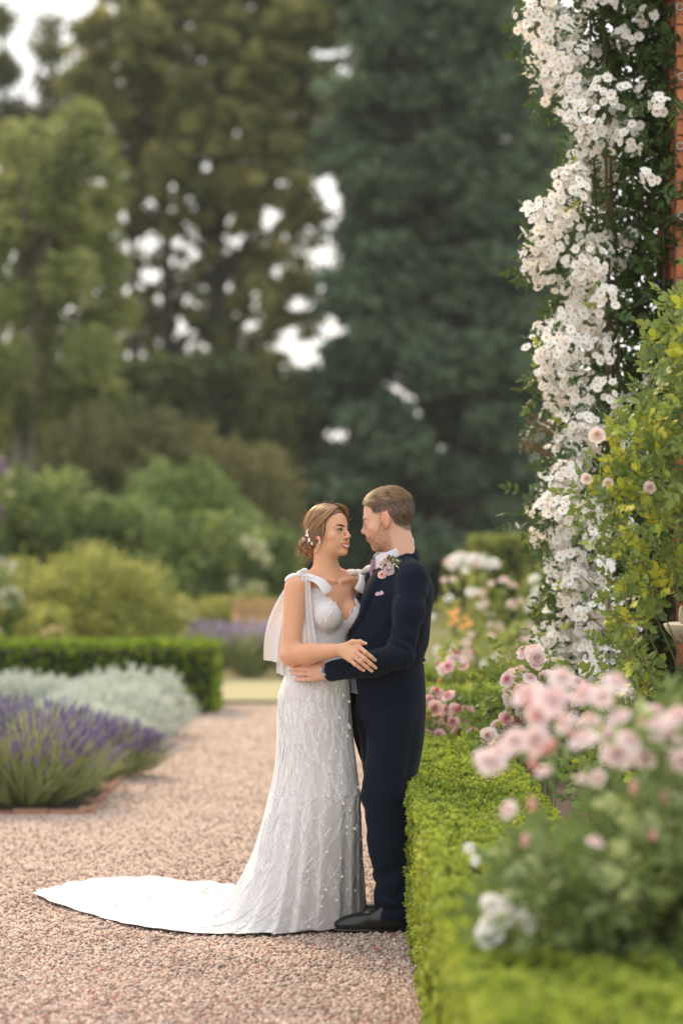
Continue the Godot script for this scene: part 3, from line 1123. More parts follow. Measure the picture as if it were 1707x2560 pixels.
# a point of the skirt: u round it (0 towards him, 0.25 towards the camera), v from waist (0) to hem (1)
func gown_at(u: float, v: float) -> Vector3:
	var a := TAU * u
	if v < 0.42:
		var y := lerpf(1.13, 0.55, v / 0.42)
		var p := ring(y, a)
		var g := clampf((0.75 - y) / 0.2, 0.0, 1.0)
		return p + Vector3(cos(a), 0, sin(a)) * 0.003 * g * sin(u * TAU * 17.0 + 1.5 * sin(a * 3.0))
	var s := (v - 0.42) / 0.58
	var k := ring(0.55, a)
	var pts := []
	for e in HEM:
		pts.append(Vector3(e[0], 0, e[1]))
	var hem: Vector3 = catmull(pts, u, true)
	var flat := Vector3(hem.x - k.x, 0, hem.z - k.z)
	var l := flat.length()
	# arc along a drooping curve: denser near the body
	var n := 1.15 + 7.5 * clampf(l - 0.08, 0.0, 1.2)
	var ss := pow(s, lerpf(1.0, 1.7, clampf(l - 0.1, 0.0, 1.0)))
	var y := 0.55 * pow(1.0 - ss, n)
	var folds := sin(u * TAU * 17.0 + 1.5 * sin(a * 3.0) + ss * 1.2) * lerpf(0.003, 0.012, s) + 0.0045 * s * clampf((u - 0.24) / 0.05, 0.0, 1.0) * clampf((0.62 - u) / 0.1, 0.0, 1.0) * sin(u * TAU * 53.0 + 2.0 * sin(u * 40.0))
	var lie := clampf((l - 0.25) / 0.3, 0.0, 1.0)
	flat *= 1.0 + 0.012 * s * s * s * sin(u * TAU * 46.0) + 0.03 * s * s * noise.get_noise_2d(u * 14.0, 3.0)
	var p := Vector3(k.x, 0, k.z) + flat * ss
	p += flat.normalized() * folds * (1.0 - lie) * 1.1
	var rip := noise.get_noise_3d(p.x * 4.0 + 20.0, 5.0, p.z * 9.0) * 0.05 + (absf(sin(u * 62.0 + ss * 3.0 + noise.get_noise_2d(p.x * 4.0, p.z * 4.0) * 5.0)) - 0.4) * 0.03
	y += lie * sqrt(s) * maxf(0.014 + rip, 0.0) * (0.25 + 0.75 * (1.0 - ss))
	p.y = maxf(y, 0.0) + 0.016 + 0.003 * sin(u * 61.0)
	return p


func skirt(gown: Node3D, lace: Buf) -> void:
	var b := Buf.new()
	var rows := []
	var cols := []
	var nu := 220
	var nv := 96
	for r in nv + 1:
		var v := float(r) / nv
		var row := PackedVector3Array()
		var cr := PackedColorArray()
		for q in nu:
			var u := float(q) / nu
			row.append(gown_at(u, v))
			# blush lining under one layer of tulle in front, several white layers behind
			var back := clampf((u - 0.265) / 0.03, 0.0, 1.0) * clampf((0.985 - u) / 0.03, 0.0, 1.0)
			var c := Color(0.65, 0.61, 0.625).lerp(Color(0.68, 0.675, 0.695), back)
			cr.append(c.lerp(Color(0.70, 0.69, 0.72), clampf((0.1 - v) / 0.1, 0.0, 1.0) * 0.6))
		rows.append(row)
		cols.append(cr)
	b.sheet(rows, cols, true)
	part("skirt", b.mesh(), mats.satin, gown)
	# feathery sprays of lace
	var white := Color(0.83, 0.83, 0.855)
	var at := func(u: float, v: float, lift: float) -> Vector3:
		var p := gown_at(u, v)
		var du := gown_at(u + 0.002, v) - p
		var dv := gown_at(u, minf(v + 0.004, 1.0)) - gown_at(u, v - 0.004)
		return p + dv.cross(du).normalized() * -lift
	for k in 330:
		var u0 := -0.04 + 0.46 * fposmod(k * 0.618, 1.0)
		var v0 := 0.02 + 0.92 * ((k + rnd.randf()) / 330.0)
		if u0 > 0.3 and v0 > rnd.randf_range(0.45, 1.0):
			continue
		if k % 5 == 4:
			u0 = rnd.randf_range(0.28, 0.72)
			v0 = rnd.randf_range(0.6, 0.95)
		var lean := rnd.randf_range(-0.5, 0.5)
		var down := 1.0 if rnd.randf() < 0.5 else -1.0
		var sc := 1.0 / 1.25
		var len := rnd.randf_range(0.09, 0.2)
		var n := int(len / 0.013)
		var stem := PackedVector3Array()
		for q in n + 1:
			var t := float(q) / n
			var u := u0 + lean * len * t * 0.9 + 0.012 * sin(t * 2.5)
			var v := clampf(v0 + down * len * sc * t, 0.01, 0.985)
			var p: Vector3 = at.call(u, v, 0.0012)
			stem.append(p)
			if q == 0:
				continue
			for s in [-1.0, 1.0]:
				var l := 0.029 * (1.0 - 0.5 * t) * rnd.randf_range(0.7, 1.1)
				var e: Vector3 = at.call(u + s * l * 0.33, clampf(v + down * l * sc * 0.95, 0.01, 0.985), 0.002)
				var along := e - p
				var nn := along.cross(stem[q] - stem[q - 1]).normalized()
				if nn.dot(Vector3(0, 0, 1)) < 0.0:
					nn = -nn
				lace.leaf(p, e, along.cross(nn).normalized() * l * rnd.randf_range(0.1, 0.19), nn, white, 0.08)
		lace.tube(stem, PackedFloat32Array([0.001]), [white], 4)
		# little flowers at the tip
		for fl in (rnd.randi_range(0, 1) if u0 > 0.03 and u0 < 0.36 else 0):
			var c := stem[n if fl == 0 else rnd.randi() % (n + 1)] + rv(0.008)
			var nn := Vector3(0.2, 0.1, 1).normalized()
			c = c + nn * 0.003
			var bs := facing(nn, rnd.randf() * TAU)
			for q in 5:
				var a := TAU * q / 5
				var d := bs * Vector3(cos(a), sin(a), 0.25)
				lace.leaf(c, c + d * 0.0075, bs * Vector3(-sin(a), cos(a), 0) * 0.0036, nn, white, 0.3)

func groom() -> void:
	var t0 := Time.get_ticks_msec()
	var who := thing("person", "groom in navy morning suit holding the bride, dark stubble and short brown hair", "person", Vector3.ZERO)
	var fwd := Vector3(-0.95, 0, 0.31)
	var lft := Vector3(0.31, 0, 0.95)
	var turn := Basis(lft, Vector3.UP, fwd)
	var hx := Transform3D(facing(Vector3(-0.955, -0.19, -0.27), 0.0).scaled(Vector3.ONE * 1.09), Vector3(0.193, 1.703, 0.0))
	var b := Buf.new()
	var head := head_field(true)
	head.net(b, hx, func(p: Vector3) -> Color: return head_paint(p, true))
	eyes(b, hx, Vector3(-0.05, -0.35, 1.0), Color(0.05, 0.04, 0.03))
	lashes(b, hx, true)
	features(b, head, hx, true)
	var skin := Color(0.68, 0.41, 0.3)
	var body := Field.new(Vector3(0.0, 0.85, -0.26), Vector3(0.42, 1.62, 0.28), 0.012)
	body.cone(Vector3(0.225, 1.60, -0.004), Vector3(0.23, 1.47, 0.0), 0.054, 0.06, 0.02)
	body.ball(Vector3(0.22, 1.33, 0.0), Vector3(0.16, 0.17, 0.105), 0.03, turn)
	body.ball(Vector3(0.2, 1.08, 0.0), Vector3(0.14, 0.2, 0.1), 0.05, turn)
	body.cone(Vector3(0.235, 1.46, 0.0) - lft * 0.15, Vector3(0.235, 1.46, 0.0) + lft * 0.15, 0.045, 0.045, 0.03)
	body.net(b, Transform3D.IDENTITY, skin)
	for s in [-1.0, 1.0]:
		var hip: Vector3 = Vector3(0.2, 0.93, 0) + lft * 0.09 * s
		b.tube(PackedVector3Array([hip, Vector3(0.178 + (0.0 if s > 0 else 0.015), 0.56, 0.095 * s), Vector3(0.2, 0.36, 0.10 * s), Vector3(0.214, 0.09, 0.105 * s)]), PackedFloat32Array([0.07, 0.055, 0.048, 0.035]), [skin], 10)
	# arms inside the sleeves
	b.tube(PackedVector3Array([Vector3(0.30, 1.455, 0.17), Vector3(0.238, 1.14, 0.26), Vector3(-0.05, 1.077, 0.178)]), PackedFloat32Array([0.045, 0.036, 0.028]), [skin], 10)
	b.tube(PackedVector3Array([Vector3(0.18, 1.455, -0.17), Vector3(0.05, 1.2, -0.27), Vector3(-0.12, 1.13, -0.15)]), PackedFloat32Array([0.045, 0.036, 0.026]), [skin], 10)
	# left hand on her hip
	var hand := Field.new(Vector3(-0.225, 1.005, 0.04), Vector3(-0.02, 1.13, 0.225), 0.0026)
	hand.cone(Vector3(-0.03, 1.079, 0.183), Vector3(-0.062, 1.078, 0.176), 0.027, 0.026, 0.01)
	var kn := [Vector3(-0.118, 1.104, 0.162), Vector3(-0.124, 1.086, 0.170), Vector3(-0.124, 1.066, 0.168), Vector3(-0.120, 1.046, 0.160)]
	for q in 4:
		hand.cone(Vector3(-0.062, 1.09 - q * 0.009, 0.173), kn[q], 0.019, 0.0125, 0.014)
	finger(hand, [kn[0], Vector3(-0.155, 1.104, 0.158), Vector3(-0.18, 1.1, 0.135), Vector3(-0.196, 1.096, 0.112)], 0.0098)
	finger(hand, [kn[1], Vector3(-0.163, 1.088, 0.160), Vector3(-0.189, 1.086, 0.136), Vector3(-0.206, 1.084, 0.112)], 0.0099)
	finger(hand, [kn[2], Vector3(-0.162, 1.066, 0.160), Vector3(-0.187, 1.066, 0.138), Vector3(-0.204, 1.066, 0.114)], 0.0096)
	finger(hand, [kn[3], Vector3(-0.149, 1.044, 0.155), Vector3(-0.170, 1.042, 0.143), Vector3(-0.187, 1.041, 0.128)], 0.0088)
	hand.chain([Vector3(-0.07, 1.1, 0.165), Vector3(-0.1, 1.122, 0.15), Vector3(-0.125, 1.128, 0.135), Vector3(-0.145, 1.128, 0.12)], [0.014, 0.0115, 0.0105, 0.009], 0.008)
	hand.net(b, Transform3D.IDENTITY, func(p: Vector3) -> Color:
		var c := Color(0.68, 0.40, 0.3)
		for q in 4:
			c = c.lerp(Color(0.68, 0.3, 0.21), 0.45 * clampf(1.0 - p.distance_to(kn[q] + Vector3(0, 0, 0.008)) / 0.017, 0.0, 1.0))
		return c)
	part("body", b.mesh(), mats.skin, who)
	for e in [[Vector3(-0.18, 1.1, 0.135), Vector3(-0.196, 1.096, 0.112)], [Vector3(-0.189, 1.086, 0.136), Vector3(-0.206, 1.084, 0.112)], [Vector3(-0.187, 1.066, 0.138), Vector3(-0.204, 1.066, 0.114)], [Vector3(-0.170, 1.042, 0.143), Vector3(-0.187, 1.041, 0.128)]]:
		var n := Buf.new()
		var out := Vector3(-0.8, 0.0, 0.6)
		nail(n, e[0], e[1] + out * 0.0072, out, 0.0055, 0.011, Color(0.62, 0.38, 0.3))
		part("nail", n.mesh(), mats.gloss, who)
	groom_hair(who, head, hx)
	print("groom skin ", Time.get_ticks_msec() - t0)

	# wedding ring and watch
	var rb := Buf.new()
	var rc := (kn[2] as Vector3).lerp(Vector3(-0.162, 1.066, 0.160), 0.68)
	var rt := facing(Vector3(-0.162, 1.066, 0.160) - kn[2])
	var loop := PackedVector3Array()
	for q in 17:
		var a := TAU * q / 16
		loop.append(rc + rt * Vector3(cos(a), sin(a), 0) * 0.0103)
	rb.tube(loop, PackedFloat32Array([0.0019]), [Color(0.9, 0.55, 0.22)], 6)
	part("wedding_ring", rb.mesh(), mats.gold, who)
	var watch := Node3D.new()
	watch.name = "wristwatch"
	who.add_child(watch)
	var wax := Vector3(0.32, 0.02, 0.075).normalized()
	var wc := Vector3(-0.064, 1.079, 0.1755)
	var wb := facing(wax)
	var strap := Buf.new()
	var rows := []
	for e in [-0.009, 0.009]:
		var row := PackedVector3Array()
		for q in 24:
			var a := TAU * q / 24
			row.append(wc + wb * Vector3(cos(a) * 0.0285, sin(a) * 0.0285, e))
		rows.append(row)
	strap.sheet(rows, [Color(0.012, 0.011, 0.012)], true)
	part("strap", strap.mesh(), mats.leather, watch)
	var wn := Vector3(-0.12, 0.12, 1).normalized()
	var fb := facing(wn)
	var fc := wc + wn * 0.029
	var case := Buf.new()
	rows = []
	for e in [[0.0195, -0.006], [0.0205, 0.0], [0.0195, 0.004], [0.0165, 0.0048]]:
		var row := PackedVector3Array()
		for q in 28:
			var a := TAU * q / 28
			row.append(fc + fb * Vector3(cos(a) * e[0], sin(a) * e[0], e[1]))
		rows.append(row)
	case.sheet(rows, [Color(0.75, 0.75, 0.77)], true)
	part("case", case.mesh(), mats.silver, watch)
	var dial := Buf.new()
	var cen := dial.vert(fc + wn * 0.0036, Color(0.10, 0.12, 0.19))
	for q in 28:
		var a := TAU * q / 28
		dial.vert(fc + fb * Vector3(cos(a) * 0.0168, sin(a) * 0.0168, 0.0036), Color(0.16, 0.18, 0.26))
	for q in 28:
		dial.tri(cen, cen + 1 + (q + 1) % 28, cen + 1 + q)
	part("dial", dial.mesh(), mats.gloss, watch)
	var hands := Buf.new()
	for e in [[0.7, 0.009], [2.4, 0.013]]:
		var d := fb * Vector3(cos(e[0]), sin(e[0]), 0)
		hands.tube(PackedVector3Array([fc + wn * 0.0046, fc + wn * 0.0046 + d * e[1]]), PackedFloat32Array([0.0007]), [Color(0.85, 0.85, 0.85)], 4)
	for q in 12:
		var d := fb * Vector3(cos(q * TAU / 12), sin(q * TAU / 12), 0)
		hands.tube(PackedVector3Array([fc + wn * 0.0042 + d * 0.0128, fc + wn * 0.0042 + d * 0.0155]), PackedFloat32Array([0.0006]), [Color(0.85, 0.85, 0.85)], 4)
	part("hands", hands.mesh(), mats.silver, watch)

	# jacket
	var navy := Color(0.0062, 0.0102, 0.0215)
	var coat := Field.new(Vector3(-0.09, 1.0, -0.36), Vector3(0.43, 1.625, 0.36), 0.0072)
	coat.ball(Vector3(0.217, 1.335, 0.0), Vector3(0.19, 0.175, 0.13), 0.02, turn)
	coat.ball(Vector3(0.205, 1.33, 0.02) + fwd * 0.012, Vector3(0.14, 0.15, 0.105), 0.03, turn)
	coat.ball(Vector3(0.187, 1.2, 0.0), Vector3(0.15, 0.13, 0.155), 0.05, turn)
	coat.ball(Vector3(0.187, 1.09, 0.0), Vector3(0.168, 0.2, 0.145), 0.06, turn)
	coat.ball(Vector3(0.25, 1.39, 0.0), Vector3(0.18, 0.14, 0.131), 0.04, turn)
	coat.ball(Vector3(0.232, 1.25, 0.0), Vector3(0.165, 0.15, 0.128), 0.05, turn)
	coat.cone(Vector3(0.245, 1.475, 0.0) - lft * 0.15, Vector3(0.245, 1.475, 0.0) + lft * 0.15, 0.05, 0.05, 0.03)
	coat.cone(Vector3(0.235, 1.52, 0.0), Vector3(0.245, 1.49, 0.0) + lft * 0.1, 0.06, 0.045, 0.04)
	coat.cone(Vector3(0.235, 1.52, 0.0), Vector3(0.235, 1.49, 0.0) - lft * 0.1, 0.06, 0.045, 0.04)
	coat.chain([Vector3(0.292, 1.455, 0.165), Vector3(0.278, 1.33, 0.215), Vector3(0.240, 1.15, 0.252)], [0.067, 0.06, 0.055], 0.03)
	coat.chain([Vector3(0.240, 1.148, 0.252), Vector3(0.12, 1.11, 0.232), Vector3(-0.03, 1.081, 0.186)], [0.056, 0.05, 0.0415], 0.025)
	coat.cone(Vector3(-0.03, 1.081, 0.186), Vector3(-0.036, 1.079, 0.184), 0.0425, 0.0425, 0.002)
	coat.chain([Vector3(0.18, 1.455, -0.16), Vector3(0.06, 1.2, -0.26), Vector3(-0.08, 1.12, -0.19)], [0.07, 0.058, 0.045], 0.03)
	coat.warp(func(p: Vector3) -> float:
		var w := 0.0
		var e := p.distance_to(Vector3(0.22, 1.17, 0.28))
		w += 0.0125 * exp(-e * e / 0.009) * (absf(sin((p.x * 0.8 + p.y * 0.6) * 62.0 + 3.0 * noise.get_noise_3dv(p * 7.0))) - 0.6)
		var m := p.distance_to(Vector3(0.28, 1.32, 0.25))
		w += 0.006 * exp(-m * m / 0.014) * (absf(sin(p.y * 34.0 + p.x * 22.0 + 3.0 * noise.get_noise_3dv(p * 5.0))) - 0.6)
		var g := p.distance_to(Vector3(0.08, 1.11, 0.25))
		w += 0.003 * exp(-g * g / 0.006) * sin(p.x * 130.0 - p.y * 60.0)
		w += 0.0025 * noise.get_noise_3dv(p * 14.0)
		return w)
	var jb := Buf.new()
	var opening := func(p: Vector3) -> float:
		var r := p - Vector3(0.22, 0, 0)
		var front := r.dot(fwd)
		if front < 0.01:
			return -1.0
		var s := r.dot(lft)
		return table(p.y, [[1.225, -0.01], [1.25, 0.004], [1.37, 0.022], [1.47, 0.033], [1.6, 0.056]]) - absf(s + 0.005)
	coat.net(jb, Transform3D.IDENTITY, navy, func(p: Vector3) -> bool:
		if p.y > 1.47:
			var n := Vector3(p.x - 0.222, 0, p.z)
			if n.length() < 0.084 and p.y > 1.535:
				return false
		return opening.call(p) < 0.0 and p.y > 1.035)
	var suit := Node3D.new()
	suit.name = "morning_coat"
	who.add_child(suit)
	part("jacket", jb.mesh(), mats.wool, suit)
	print("jacket ", Time.get_ticks_msec() - t0)
	# lapels and collar follow the jacket
	for s in [1.0, -1.0]:
		var lap := Buf.new()
		rows = []
		for k in 25:
			var t := k / 24.0
			var y := lerpf(1.56, 1.225, t)
			var row := PackedVector3Array()
			var inner := table(y, [[1.225, -0.008], [1.25, 0.002], [1.37, 0.018], [1.47, 0.028], [1.6, 0.05]])
			var wide := table(t, [[0.0, 0.03], [0.1, 0.05], [0.24, 0.068], [0.28, 0.05], [0.30, 0.085], [0.5, 0.072], [0.8, 0.04], [1.0, 0.008]])
			for q in 7:
				var w := q / 6.0
				var x: float = (inner - 0.002 + wide * w) * s - 0.005
				var from := Vector3(0.22, y - 0.012 * w, 0) + lft * x + fwd * 0.3
				var p := coat.hit(from, -fwd)
				for miss in 12:
					if coat.at(p) < 0.004:
						break
					from.y -= 0.008
					p = coat.hit(from, -fwd)
				var n := coat.slope(p)
				row.append(p + n * (0.010 if q > 0 else -0.004) * (1.0 + 0.35 * sin(PI * w)) * (0.25 if q == 6 else 1.0))
			rows.append(row)
		lap.sheet(rows, [navy * 1.05])
		part("lapel", lap.mesh(), mats.wool, suit)
	var col := Buf.new()
	rows = []
	for k in 4:
		var row := PackedVector3Array()
		for q in 25:
			var a := lerpf(-2.35, 2.35, q / 24.0)
			var back := (cos(a) + 1.0) * 0.5
			var e: Array = [[0.083, -0.002], [0.086, 0.012], [0.091, 0.0], [0.106, -0.034]][k]
			var d := -fwd * cos(a) + lft * sin(a)
			row.append(Vector3(0.226, 1.514 + 0.06 * back + e[1], 0) + d * e[0])
		rows.append(row)
	col.sheet(rows, [navy * 1.05])
	part("collar", col.mesh(), mats.wool, suit)
	# skirts of the coat, cut away in front
	var tails := Buf.new()
	rows = []
	for k in 31:
		var y := lerpf(1.1, 0.585, k / 30.0)
		var row := PackedVector3Array()
		var open := table(y, [[0.58, 2.35], [0.62, 1.75], [0.66, 1.35], [0.72, 1.02], [0.78, 0.72], [0.86, 0.48], [0.95, 0.36], [1.05, 0.2], [1.1, 0.12]])
		var rx := table(y, [[0.58, 0.135], [0.66, 0.142], [0.78, 0.147], [0.9, 0.155], [0.98, 0.157], [1.1, 0.153]])
		var cx := table(y, [[0.58, 0.165], [0.63, 0.168], [0.70, 0.182], [0.78, 0.193], [0.9, 0.194], [0.98, 0.192], [1.1, 0.188]])
		for q in 61:
			var a := lerpf(open, TAU - open, q / 60.0)
			var fold := 0.004 * sin(a * 9.0 + 0.6) * clampf((0.95 - y) / 0.3, 0.0, 1.0)
			var d := fwd * cos(a) * (rx + fold) + lft * sin(a) * (rx * 1.16 + fold)
			row.append(Vector3(cx, y, 0) + d)
		rows.append(row)
	tails.sheet(rows, [navy])
	part("coat_tails", tails.mesh(), mats.wool, suit)
	for q in 2:
		var bt := Buf.new()
		bt.ball(Vector3(0.345, 1.115, 0.02 - 0.06 * q), Vector3(0.005, 0.009, 0.009), Color(0.01, 0.01, 0.015), Basis.IDENTITY, 5, 8)
		part("button", bt.mesh(), mats.leather, suit)
	# shirt, waistcoat, tie
	var shirt := Buf.new()
	var chest := Field.new(Vector3(0.03, 1.1, -0.2), Vector3(0.36, 1.6, 0.2), 0.01)
	chest.ball(Vector3(0.22, 1.335, 0.0), Vector3(0.15, 0.2, 0.105), 0.03, turn)
	chest.cone(Vector3(0.222, 1.5, 0.0), Vector3(0.222, 1.6, 0.0), 0.066, 0.066, 0.04)
	chest.net(shirt, Transform3D.IDENTITY, Color(0.74, 0.72, 0.78), func(p: Vector3) -> bool: return p.y < 1.57)
	part("shirt", shirt.mesh(), mats.satin, who)
	var sc := Buf.new()
	rows = []
	for k in 5:
		var row := PackedVector3Array()
		for q in 41:
			var a := lerpf(-PI + 0.12, PI - 0.12, q / 40.0)
			var back := (cos(a) + 1.0) * 0.5
			var d := -fwd * cos(a) + lft * sin(a)
			var e: Array = [[0.072, -0.012], [0.073, 0.022 + 0.018 * back], [0.0755, 0.024 + 0.019 * back], [0.0785, 0.018 + 0.018 * back], [0.083, -0.012 - 0.02 * (1.0 - back)]][k]
			row.append(Vector3(0.224 - 0.012 * (1.0 - back), 1.528 + 0.056 * back + e[1], -0.003) + d * e[0])
		rows.append(row)
	sc.sheet(rows, [Color(0.72, 0.70, 0.80)])
	part("shirt_collar", sc.mesh(), mats.satin, who)
	var tie := Buf.new()
	rows = []
	for k in 15:
		var t := k / 14.0
		var y := lerpf(1.535, 1.2, t)
		var row := PackedVector3Array()
		var w := table(t, [[0.0, 0.017], [0.1, 0.014], [0.16, 0.011], [0.3, 0.022], [1.0, 0.04]])
		var p0 := chest.hit(Vector3(0.22, y, 0) + fwd * 0.3, -fwd)
		if t < 0.2:
			p0 += fwd * 0.012
		for q in 9:
			var x := q / 8.0 * 2.0 - 1.0
			row.append(p0 + fwd * (0.012 + 0.010 * (1.0 - x * x)) + lft * x * w)
		rows.append(row)
	tie.sheet(rows, [Color(0.30, 0.17, 0.27)])
	part("tie", tie.mesh(), mats.silk, who)
	var wv := Buf.new()
	rows = []
	for k in 9:
		var y := lerpf(1.12, 0.982, k / 8.0)
		var row := PackedVector3Array()
		for q in 15:
			var a := lerpf(-0.9, 0.9, q / 14.0)
			row.append(Vector3(0.185, y - 0.012 * absf(a), 0) + fwd * cos(a) * 0.15 + lft * sin(a) * 0.16)
		rows.append(row)
	wv.sheet(rows, [Color(0.30, 0.31, 0.35)])
	wv.uv.resize(wv.v.size())
	for q in wv.v.size():
		wv.uv[q] = Vector2(wv.v[q].dot(lft) * 24.0, wv.v[q].y * 24.0)
	part("waistcoat", wv.mesh(), mats.check, who)
	# pocket square and its welt
	var welt := Buf.new()
	rows = []
	for k in 2:
		var row := PackedVector3Array()
		for q in 9:
			var h := coat.hit(Vector3(0.135 + 0.0075 * q, 1.388 - 0.02 * k + 0.001 * q, 0.5), Vector3(0, 0, -1))
			row.append(h + Vector3(0, 0, 0.004 if k == 0 else 0.001))
		rows.append(row)
	welt.sheet(rows, [navy * 1.1])
	part("pocket_welt", welt.mesh(), mats.wool, suit)
	var pq := Buf.new()
	var pp := coat.hit(Vector3(0.165, 1.392, 0.5), Vector3(0, 0, -1))
	for q in 3:
		var o := pp + Vector3(0.016 * q - 0.02, -0.006, 0.004 - 0.003 * q)
		pq.leaf(o, o + Vector3(0.004, 0.024 - 0.005 * absf(q - 1.0), 0.004), Vector3(0.011, 0, 0), Vector3(0, 0, 1), Color(0.72, 0.52, 0.62), 0.5)
	part("pocket_square", pq.mesh(), mats.silk, who)

	# trousers
	var tr := Field.new(Vector3(0.03, 0.02, -0.25), Vector3(0.36, 1.02, 0.25), 0.009)
	tr.ball(Vector3(0.195, 0.94, 0.0), Vector3(0.165, 0.12, 0.13), 0.03, turn)
	var off := {}
	for s in [-1.0, 1.0]:
		var hip: Vector3 = Vector3(0.192, 0.90, 0.0) + lft * 0.085 * s
		var x := 0.0 if s > 0 else 0.015
		tr.chain([hip, Vector3(0.172 + x, 0.56, 0.095 * s), Vector3(0.19 + x, 0.36, 0.10 * s), Vector3(0.214 + x, 0.16, 0.105 * s), Vector3(0.212 + x, 0.06, 0.107 * s)], [0.106, 0.086, 0.078, 0.07, 0.074], 0.03)
	tr.warp(func(p: Vector3) -> float:
		var w := 0.0035 * noise.get_noise_3dv(p * 11.0)
		var low := clampf((0.34 - p.y) / 0.12, 0.0, 1.0)
		w += low * 0.0075 * sin(p.y * 62.0 - p.x * 16.0 + 5.0 * noise.get_noise_3dv(p * 6.0))
		w += 0.005 * exp(-pow((p.y - 0.5) / 0.08, 2.0)) * sin(p.y * 70.0 + p.x * 40.0)
		return w)
	var tb := Buf.new()
	tr.net(tb, Transform3D.IDENTITY, navy, func(p: Vector3) -> bool: return p.y > 0.055 + 0.12 * (0.2 - p.x))
	part("trousers", tb.mesh(), mats.wool, who)
	print("trousers ", Time.get_ticks_msec() - t0)
	# shoes
	for s in [1.0, -1.0]:
		var shoe := Node3D.new()
		shoe.name = numbered("shoe", who)
		who.add_child(shoe)
		var yaw := Basis(Vector3.UP, 0.06 * s)
		var base := Vector3(0.135 if s > 0 else 0.165, 0.0, 0.128 * s + 0.0)
		var sf := Field.new(Vector3(-0.18, 0.0, -0.07), Vector3(0.16, 0.15, 0.07), 0.005)
		sf.ball(Vector3(-0.085, 0.034, 0), Vector3(0.082, 0.032, 0.042), 0.02)
		sf.ball(Vector3(-0.02, 0.042, 0), Vector3(0.1, 0.042, 0.042), 0.03)
		sf.ball(Vector3(0.085, 0.055, 0), Vector3(0.065, 0.055, 0.036), 0.03)
		sf.cone(Vector3(0.03, 0.07, 0), Vector3(0.08, 0.12, 0), 0.034, 0.036, 0.03)
		var ub := Buf.new()
		sf.net(ub, Transform3D(yaw, base), Color(0.012, 0.012, 0.014), func(p: Vector3) -> bool: return p.y > 0.014)
		part("upper", ub.mesh(), mats.leather, shoe)
		var so := Buf.new()
		rows = []
		for e in [[0.86, 0.016], [1.0, 0.016], [1.0, 0.003], [0.4, 0.003]]:
			var row := PackedVector3Array()
			for q in 32:
				var a := TAU * q / 32
				var x := cos(a)
				var w := 0.043 - 0.007 * clampf(x, 0.0, 1.0) - 0.004 * clampf(-x - 0.4, 0.0, 1.0)
				row.append(base + yaw * Vector3(-0.012 + x * 0.163 * e[0], e[1], sin(a) * w * e[0]))
			rows.append(row)
		so.sheet(rows, [Color(0.01, 0.01, 0.01)], true)
		part("sole", so.mesh(), mats.leather, shoe)
		var la := Buf.new()
		for q in 3:
			var c := sf.hit(Vector3(-0.012 + q * 0.02, 0.2, 0), Vector3(0, -1, 0))
			la.tube(PackedVector3Array([base + yaw * (c + Vector3(0, 0, -0.014)), base + yaw * (c + Vector3(0, 0.003, 0)), base + yaw * (c + Vector3(0, 0, 0.014))]), PackedFloat32Array([0.002]), [Color(0.01, 0.01, 0.01)], 5)
		part("laces", la.mesh(), mats.wool, shoe)

	# boutonniere on the lapel
	var bt := Node3D.new()
	bt.name = "buttonhole_flowers"
	who.add_child(bt)
	var spot := coat.hit(Vector3(0.196, 1.51, 0.5), Vector3(0, 0, -1)) + Vector3(0, 0, 0.022)
	for e in [[0.0, -0.004, 0.022, Color(0.72, 0.56, 0.63)], [-0.004, 0.03, 0.02, Color(0.84, 0.62, 0.57)], [0.024, -0.016, 0.015, Color(0.74, 0.6, 0.65)], [-0.024, -0.02, 0.016, Color(0.84, 0.56, 0.54)], [-0.026, 0.014, 0.013, Color(0.8, 0.66, 0.68)]]:
		var r := Buf.new()
		r.add(rose_buf(e[2] * 1.2, e[3], e[3] * 1.12), Transform3D(facing(Vector3(-0.25 + rnd.randf_range(-0.3, 0.3), 0.3, 1.0)), spot + Vector3(e[0] * 1.25, e[1] * 1.25 - 0.012, 0.012)))
		part("rose", r.mesh(), mats.petal, bt)
	var gl := Buf.new()
	for k in 22:
		var d := Vector3(rnd.randf_range(-0.5, 1.0), rnd.randf_range(-0.3, 1.2), rnd.randf_range(0.0, 0.6)).normalized()
		var o := spot + Vector3(0.004, 0.004, 0.006)
		var l := rnd.randf_range(0.03, 0.062)
		gl.leaf(o + d * 0.006, o + d * l, d.cross(Vector3(0.1, 0, 1)).normalized() * l * 0.16, Vector3(0, 0, 1), Color(0.1, 0.17, 0.06).lerp(Color(0.25, 0.2, 0.13), rnd.randf()), 0.3)
	gl.tube(bezier3(spot + Vector3(-0.005, -0.02, 0.01), spot + Vector3(-0.01, -0.04, 0.016), spot + Vector3(-0.016, -0.06, 0.012), spot + Vector3(-0.026, -0.082, 0.01), 6), PackedFloat32Array([0.004]), [Color(0.09, 0.17, 0.05)], 6)
	part("greenery", gl.mesh(), mats.leaf, bt)
	var wx := Buf.new()
	for k in 26:
		var d := Vector3(rnd.randf_range(-0.8, 1.0), rnd.randf_range(-0.3, 1.0), 0.5).normalized()
		wx.ball(spot + d * rnd.randf_range(0.03, 0.055) + Vector3(0, 0, 0.008), Vector3.ONE * rnd.randf_range(0.0035, 0.0062), Color(0.84, 0.8, 0.75), Basis.IDENTITY, 4, 6)
	part("wax_flower", wx.mesh(), mats.petal, bt)
	print("groom ", Time.get_ticks_msec() - t0)
# ---------------------------------------------------------------- the garden

# a surveyed point: metres across, up and away from the standpoint, from its bearing and its distance
func spot(bx: float, by: float, d: float) -> Vector3:
	return Vector3((bx - 784.0) / 5712.0 * d, 1.65 - (by - 1222.0) / 5712.0 * d, 10.4 - d)


